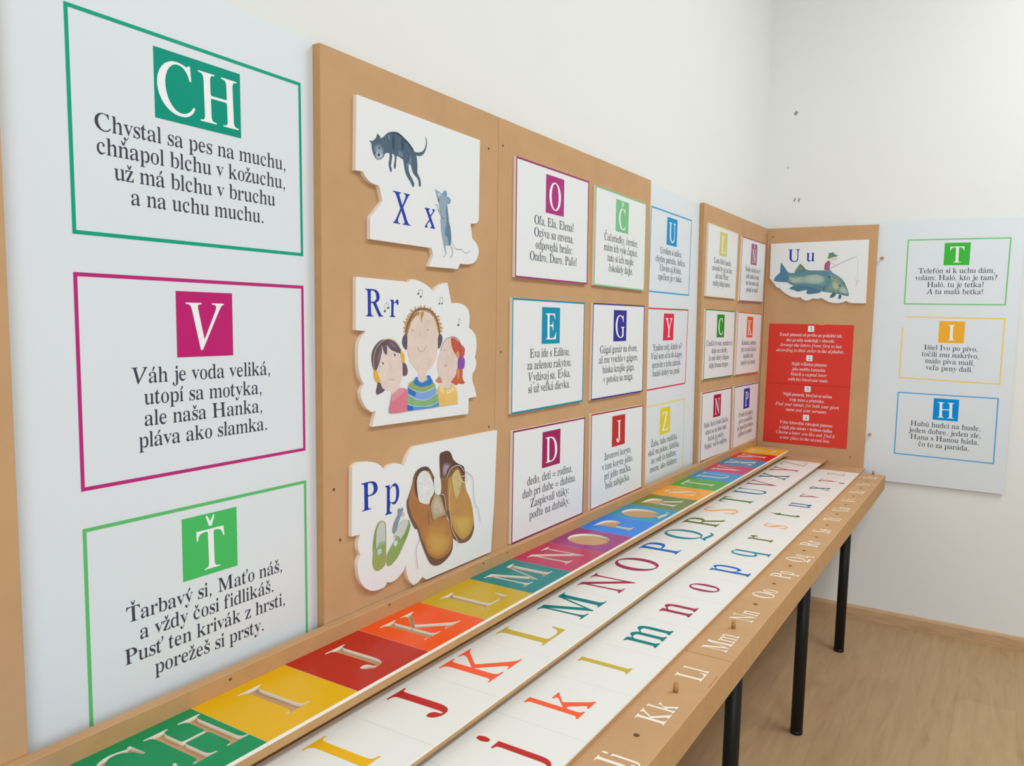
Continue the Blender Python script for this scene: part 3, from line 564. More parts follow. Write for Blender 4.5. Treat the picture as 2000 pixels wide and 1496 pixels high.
def floor_material():
    m = bpy.data.materials.new('oak_vinyl_planks')
    m.use_nodes = True
    nt = m.node_tree
    b = nt.nodes['Principled BSDF']
    tc = nt.nodes.new('ShaderNodeTexCoord')
    mp = nt.nodes.new('ShaderNodeMapping')
    nt.links.new(tc.outputs['Object'], mp.inputs['Vector'])
    br = nt.nodes.new('ShaderNodeTexBrick')
    br.inputs['Scale'].default_value = 1.0
    br.inputs['Brick Width'].default_value = 1.25
    br.inputs['Row Height'].default_value = 0.19
    br.inputs['Mortar Size'].default_value = 0.0006
    br.inputs['Color1'].default_value = rgb((187, 155, 118))
    br.inputs['Color2'].default_value = rgb((179, 146, 109))
    br.inputs['Mortar'].default_value = rgb((164, 132, 97))
    nt.links.new(mp.outputs['Vector'], br.inputs['Vector'])
    m2 = nt.nodes.new('ShaderNodeMapping')
    m2.inputs['Scale'].default_value = (1.2, 11.0, 1.0)
    nt.links.new(tc.outputs['Object'], m2.inputs['Vector'])
    n = nt.nodes.new('ShaderNodeTexNoise')
    n.inputs['Scale'].default_value = 3.0
    n.inputs['Detail'].default_value = 7.0
    n.inputs['Distortion'].default_value = 0.9
    nt.links.new(m2.outputs['Vector'], n.inputs['Vector'])
    rp = nt.nodes.new('ShaderNodeValToRGB')
    rp.color_ramp.elements[0].position = 0.3
    rp.color_ramp.elements[0].color = (0.86, 0.83, 0.80, 1)
    rp.color_ramp.elements[1].position = 0.62
    rp.color_ramp.elements[1].color = (1, 1, 1, 1)
    nt.links.new(n.outputs['Fac'], rp.inputs['Fac'])
    n2 = nt.nodes.new('ShaderNodeTexNoise')
    n2.inputs['Scale'].default_value = 2.2
    n2.inputs['Detail'].default_value = 3.0
    m3 = nt.nodes.new('ShaderNodeMapping')
    m3.inputs['Scale'].default_value = (1.6, 6.0, 1.0)
    nt.links.new(tc.outputs['Object'], m3.inputs['Vector'])
    nt.links.new(m3.outputs['Vector'], n2.inputs['Vector'])
    r2 = nt.nodes.new('ShaderNodeValToRGB')
    r2.color_ramp.elements[0].position = 0.24
    r2.color_ramp.elements[0].color = (0.66, 0.6, 0.54, 1)
    r2.color_ramp.elements[1].position = 0.36
    r2.color_ramp.elements[1].color = (1, 1, 1, 1)
    nt.links.new(n2.outputs['Fac'], r2.inputs['Fac'])
    x1 = nt.nodes.new('ShaderNodeMixRGB')
    x1.blend_type = 'MULTIPLY'
    x1.inputs['Fac'].default_value = 1.0
    nt.links.new(br.outputs['Color'], x1.inputs['Color1'])
    nt.links.new(rp.outputs['Color'], x1.inputs['Color2'])
    x2 = nt.nodes.new('ShaderNodeMixRGB')
    x2.blend_type = 'MULTIPLY'
    x2.inputs['Fac'].default_value = 0.55
    nt.links.new(x1.outputs['Color'], x2.inputs['Color1'])
    nt.links.new(r2.outputs['Color'], x2.inputs['Color2'])
    nt.links.new(x2.outputs['Color'], b.inputs['Base Color'])
    b.inputs['Roughness'].default_value = 0.5
    b.inputs['Specular IOR Level'].default_value = 0.3
    return m


slab('floor', (-7.0, -5.0, -0.05), (X_W, Y_W, 0), floor_material())
slab('ceiling', (-7.0, -5.0, 3.5), (X_W, Y_W, 3.55), CEIL)
wall_back = slab('wall_back', (-7.0, Y_W, -0.05), (X_W + 0.1, Y_W + 0.1, 3.55), WALL)
wall_right = slab('wall_right', (X_W, -5.0, -0.05), (X_W + 0.1, Y_W, 3.55), WALL)
OAK = mat('oak_skirting', (196, 160, 122), 0.5, 0.3, noise=0.16, scale=9, stretch=(6, 1.2, 14))


def skirting(name, P, u0, u1):
    mb = MB()
    prof = [(0, 0.0), (0.014, 0.0), (0.014, 0.048), (0.010, 0.056), (0, 0.060)]
    for a, b in zip(prof, prof[1:]):
        mb.face([P(u0, a[1], a[0]), P(u1, a[1], a[0]), P(u1, b[1], b[0]), P(u0, b[1], b[0])], OAK)
    for u in (u0, u1):
        mb.face([P(u, q[1], q[0]) for q in prof], OAK)
    return struct(mb.build(name))


skirting('baseboard_right', on_right(X_W), 0.0, 5.0)
skirting('baseboard_back', on_back(Y_W), -7.0, -0.004)
# old screw marks in the plaster of the right-hand wall
PW = on_right(X_W)
for u, v, w, h in ((0.113, 2.331, 0.016, 0.020), (0.090, 2.085, 0.006, 0.008), (0.128, 1.936, 0.008, 0.020), (0.148, 1.934, 0.008, 0.020)):
    mb = MB()
    pts = [(u + w / 2 * math.cos(a) + 0.002 * math.sin(3 * a), v + h / 2 * math.sin(a)) for a in [i * math.pi / 6 for i in range(12)]]
    prism(mb, pts, PW, 0.0, 0.0006, GREY, GREY)
    mb.build('plaster_mark', wall_right)

# ================================================================ fibreboard panels standing on the table
PB, PR = on_back(0.0), on_right(0.0)
FB = 0.018


def board(label, P, q, d0=0.0004, group='fibreboard panels standing along the walls'):
    """q: corners TL, TR, BR, BL"""
    mb = MB()
    pts = [q[3], q[2], q[1], q[0]]
    f = [P(*c, FB) for c in pts]
    b = [P(*c, d0) for c in pts]
    mb.face(f, MDF)
    mb.face(b[::-1], MDF)
    for i in range(4):
        j = (i + 1) % 4
        mb.face([b[i], b[j], f[j], f[i]], MDFE)
    base = P((q[3][0] + q[2][0]) / 2, q[3][1], FB / 2)
    o = mb.build('fibreboard_panel', loc=base, bevel=0.0012)
    tag(o, label, 'board', group)
    return o


ZB = 0.7774
b_left = board('fibreboard panel at the far left edge, left of the acrylic sheet with the CH rhyme', PB, ((-3.95, 1.804), (-3.366, 1.804), (-3.366, ZB), (-3.95, ZB)))
b_pic = board('fibreboard panel carrying the three cut-out pictures X, R and P', PB, ((-2.873, 1.804), (-2.3362, 1.804), (-2.330, ZB), (-2.869, ZB)))
b_mid = board('wide fibreboard panel carrying six rhyme cards from O to J', PB, ((-2.3352, 1.804), (-1.4532, 1.804), (-1.410, ZB), (-2.329, ZB)))
b_far = board('fibreboard panel beside the room corner carrying six rhyme cards from Ľ to P', PB, ((-0.9330, 1.804), (-0.0185, 1.804), (-0.0185, ZB), (-0.888, ZB)))
b_right = board('fibreboard panel on the right wall with the fish picture and red poster', PR, ((0.0185, 1.804), (0.501, 1.804), (0.502, 0.70), (0.0185, 0.70)))
for par, P, marks in ((b_pic, PB, ((-2.375, 1.728), (-2.356, 1.11), (-2.83, 0.955), (-2.845, 1.05))), (b_far, PB, ((-0.04, 1.77),)),
                      (b_right, PR, ((0.045, 1.765), (0.445, 0.756))), (b_mid, PB, ((-2.318, 1.745), (-2.312, 1.28)))):
    for u, v in marks:
        mb = MB()
        prism(mb, ell(u, v, 0.0026, 0.003, 10), P, FB + 0.0001, FB + 0.0004, HOLE, HOLE)
        mb.build('screw_hole', par)


# ================================================================ rhyme cards and printed acrylic sheets
def bil(q, P):
    (ax, ay), (bx, by), (cx, cy), (dx, dy) = q     # TL TR BR BL

    def f(s, t, d):
        # s, t in metres from the top-left corner (t downwards)
        a, b = s, t
        x = ax * (1 - a) * (1 - b) + bx * a * (1 - b) + cx * a * b + dx * (1 - a) * b
        y = ay * (1 - a) * (1 - b) + by * a * (1 - b) + cy * a * b + dy * (1 - a) * b
        return P(x, y, d)
    return f


CW, CH_ = 0.384, 0.280      # printed format


def print_rhyme(parent, q, P, d, letter, border, badge, verse, bw=0.005, open_corner=False, sx=1.05):
    f = bil(q, P)
    M = lambda u, v, dd: f(u / CW, -v / CH_, dd)          # u right, v up (negative below the top edge)
    mb = MB()
    bm_ = ink(border)
    g = 0.0 if not open_corner else 0.012
    rect(mb, g, -bw, CW, 0, M, d, bm_)
    rect(mb, 0, -CH_, CW, -CH_ + bw, M, d, bm_)
    rect(mb, 0, -CH_ + bw, bw, -bw - (0.045 if open_corner else 0), M, d, bm_)
    rect(mb, CW - bw, -CH_ + bw, CW, -bw, M, d, bm_)
    fr = mb.build('printed_frame', parent)
    wb_ = 0.143 if letter == 'CH' else 0.096
    c = CW / 2 + (0.0 if letter != 'CH' else -0.001)
    mb = MB()
    rect(mb, c - wb_ / 2, -0.112, c + wb_ / 2, -0.018, M, d, ink(badge))
    bd = mb.build('letter_badge', parent)
    mb = MB()
    cap = 0.0675 if letter == 'CH' else 0.065 if letter not in ('Č', 'Ň', 'Ť', 'Ď') else 0.0595
    em = cap / 0.655
    put_text(mb, letter, c, -0.101 if letter not in ('Ť', 'Č', 'Ň') else -0.1035, em, M, d + 0.0002, WHITEP, sx=0.92 if letter == 'CH' else 0.92)
    mb.build('badge_letter', bd)
    mb = MB()
    for i, t in enumerate(verse):
        put_text(mb, t, c + 0.001, -(0.1455 + 0.0296 * i), 0.0325, M, d, INK, sx=sx)
    mb.build('verse_text', parent)


V_ = {
    'CH': ("Chystal sa pes na muchu,", "chňapol blchu v kožuchu,", "už má blchu v bruchu", "a na uchu muchu."),
    'V': ("Váh je voda veliká,", "utopí sa motyka,", "ale naša Hanka,", "pláva ako slamka."),
    'Ť': ("Ťarbavý si, Maťo náš,", "a vždy čosi fidlikáš.", "Pusť ten krivák z hrsti,", "porežeš si prsty."),
    'U': ("Urobím si udicu,", "chytím pstruha, belicu.", "Ulovím aj šťuku,", "upečiem ju v tuku."),
    'Y': ("Ypsilon môj, kdeže si?", "Vzal som si ťa do kapsy,", "spravím z teba zázrak,", "budeš dobrý na prak."),
    'Z': ("Žaba, žaba maličká,", "skáč mi pekne, žabička,", "na vode ťa hádžem,", "mocne, ako vládzem."),
    'O': ("Oľa, Ela, Elena!", "Ozýva sa ozvena,", "odpovedá bralo:", "Ondro, Ďuro, Paľo!"),
    'Č': ("Čučoriedky, černice,", "mám ich vyše čapice,", "tuto si ich majte,", "čokolády dajte."),
    'E': ("Eva ide s Editou,", "za zelenou rakytou.", "Vydávaj sa, Evka,", "si už veľká dievka."),
    'G': ("Gágal gunár na dvore,", "až mu vyschlo v gágore,", "húska krajšie gága,", "v potoku sa mága."),
    'D': ("dedo, deti = rodina,", "dub pri dube = dubina.", "Zaspievali vtáky:", "poďte na dubáky."),
    'J': ("Javorové koryto,", "v tom koryte jelito,", "pri jelite mačka,", "bola zabíjačka."),
    'Ľ': ("Ľudo ľúbi ľanuľu,", "zaviedol by jej za ľan,", "ale tato Peter,", "radšej ulúpi meter."),
    'Ň': ("Ňuňko ňuchá na vŕ,", "naň znáša sa noc,", "na tom nose váži,", "pospať sa snaží."),
    'C': ("Cmúľal by som, nemám čo,", "dajte mi cukríky,", "že som dobrý chlapec,", "dajte hrozna strapec."),
    'K': ("Kukurica, pšenica,", "peče sa nám kačica,", "kuriatko tiež,", "napečie sa k nemu."),
    'N': ("Naša Anča bystrá žiačka,", "obuvá sa na dom rada,", "lenčok jej nočný,", "Neplač, veď ho nájdem."),
    'P': ("Povedz mi papuča,", "prečo sa ponáhľaš,", "po papučiach domov,", "pôjdem do postele."),
    'T': ("Telefón si k uchu dám,", "volám: Haló, kto je tam?", "Haló, tu je tetka!", "A tu malá betka!"),
    'I': ("Išiel Ivo po pivo,", "točili mu nakrivo,", "málo piva mali,", "veľa peny dali."),
    'H': ("Huhú hudci na husle,", "jeden dobre, jeden zle,", "Hana s Hanou háda,", "čo to za paráda."),
}
GL['ŕ'] = (GL['r'][0], GL['r'][1] + shift([ACUTE], 190, 500))

# mounted cards: letter, corners in mm (TL TR BR BL), border, badge, label
CARDS = [
    ('O', ((-2273, 1730), (-1904, 1730), (-1896, 1455), (-2269, 1454)), (150, 45, 110), (172, 48, 122), 'white rhyme card with magenta border and magenta O badge'),
    ('Č', ((-1860, 1727), (-1505, 1724), (-1497, 1453), (-1855, 1455)), (130, 195, 140), (120, 190, 132), 'white rhyme card with pale green border and Č badge'),
    ('E', ((-2278, 1406), (-1908, 1405), (-1903, 1133), (-2274, 1131)), (0, 140, 165), (0, 142, 176), 'white rhyme card with turquoise border and turquoise E badge'),
    ('G', ((-1856, 1406), (-1490, 1407), (-1480, 1131), (-1852, 1131)), (58, 46, 140), (48, 42, 142), 'white rhyme card with dark violet border and violet G badge'),
    ('D', ((-2264, 1090), (-1886, 1087), (-1882, 810), (-2262, 811)), (140, 35, 90), (158, 28, 92), 'white rhyme card with purple border and purple D badge'),
    ('J', ((-1847, 1091), (-1472, 1087), (-1458, 810), (-1837, 809)), (160, 40, 50), (190, 40, 34), 'white rhyme card with dark red border and brick red J badge'),
    ('Ľ', ((-900, 1734), (-512, 1731), (-511, 1458), (-895, 1457)), (222, 216, 176), (205, 198, 112), 'white rhyme card with pale khaki Ľ badge, top left in the corner group'),
    ('Ň', ((-446, 1727), (-67, 1729), (-68, 1455), (-452, 1451)), (150, 80, 110), (158, 92, 122), 'white rhyme card with dusky mauve Ň badge, beside the room corner'),
    ('C', ((-888, 1409), (-505, 1407), (-495, 1131), (-882, 1134)), (40, 130, 50), (5, 140, 28), 'white rhyme card with grass green border and green C badge'),
    ('K', ((-457, 1406), (-76, 1402), (-75, 1126), (-460, 1130)), (215, 90, 60), (236, 84, 26), 'white rhyme card with orange border and orange K badge'),
    ('N', ((-886, 1084), (-505, 1082), (-487, 805), (-878, 810)), (120, 30, 60), (166, 16, 58), 'white rhyme card with crimson N badge, bottom left in the corner group'),
    ('P', ((-456, 1081), (-70, 1078), (-65, 806), (-445, 806)), (60, 60, 150), (20, 56, 168), 'white rhyme card with blue border and royal blue P badge'),
]
TC = 0.008
for letter, q, border, badge, label in CARDS:
    q = [(a / 1000, b / 1000) for a, b in q]
    root = tag(empty('rhyme_card', PB((q[3][0] + q[2][0]) / 2, min(q[2][1], q[3][1]), FB + TC / 2)), label, 'card', 'rhyme cards mounted on the fibreboard')
    mb = MB()
    ol = [q[3], q[2], q[1], q[0]]
    prism(mb, ol, PB, FB, FB + TC, CARD, CARDE)
    mb.build('card_board', root, bevel=0.0006)
    print_rhyme(root, q, PB, FB + TC + 0.0003, letter, border, badge, V_[letter], bw=0.0042)


def acrylic(label, P, u0, u1, z0, z1, prints):
    root = tag(empty('acrylic_sheet', P((u0 + u1) / 2, z0, -0.002)), label, 'panel', 'milky acrylic sheets with three rhymes each')
    mb = MB()
    a, b = P(u0, z0, -0.004), P(u1, z1, 0.0)
    mb.box(a, b, ACR)
    mb.build('sheet', root, bevel=0.001)
    for letter, q, border, badge, oc in prints:
        q = [(x / 1000, y / 1000) for x, y in q]
        pr = MB()
        f = bil(q, P)
        print_rhyme(root, q, P, 0.0003, letter, border, badge, V_[letter], open_corner=oc)
    return root


acrylic('milky acrylic sheet at the left printed with CH, V and Ť rhymes', PB, -3.370, -2.866, 0.60, 1.81, [
    ('CH', ((-3280, 1735), (-2899, 1735), (-2896, 1455), (-3279, 1454)), (20, 160, 124), (8, 146, 122), False),
    ('V', ((-3280, 1406), (-2896, 1406), (-2894, 1125), (-3280, 1122)), (184, 46, 120), (188, 36, 112), False),
    ('Ť', ((-3280, 1072), (-2893, 1073), (-2891, 790), (-3280, 790)), (96, 188, 108), (74, 186, 98), False)])
acrylic('milky acrylic sheet between two fibreboard panels printed with U, Y and Z rhymes', PB, -1.460, -0.885, 0.60, 1.80, [
    ('U', ((-1402, 1733), (-1013, 1731), (-1011, 1454), (-1400, 1454)), (60, 160, 205), (0, 140, 200), False),
    ('Y', ((-1400, 1403), (-1010, 1404), (-1011, 1126), (-1400, 1124)), (214, 50, 78), (222, 34, 66), False),
    ('Z', ((-1400, 1072), (-1010, 1072), (-1000, 790), (-1392, 790)), (226, 216, 110), (222, 204, 34), False)])
acrylic('milky acrylic sheet on the right wall printed with T, I and H rhymes', PR, 0.40, 1.052, 0.661, 1.815, [
    ('T', ((620, 1735), (1006, 1732), (1005, 1453), (622, 1454)), (118, 196, 124), (66, 178, 62), False),
    ('I', ((621, 1402), (1008, 1401), (1009, 1123), (622, 1129)), (240, 204, 110), (238, 172, 52), True),
    ('H', ((622, 1068), (1008, 1067), (1010, 786), (623, 789)), (90, 165, 220), (0, 140, 216), False)])

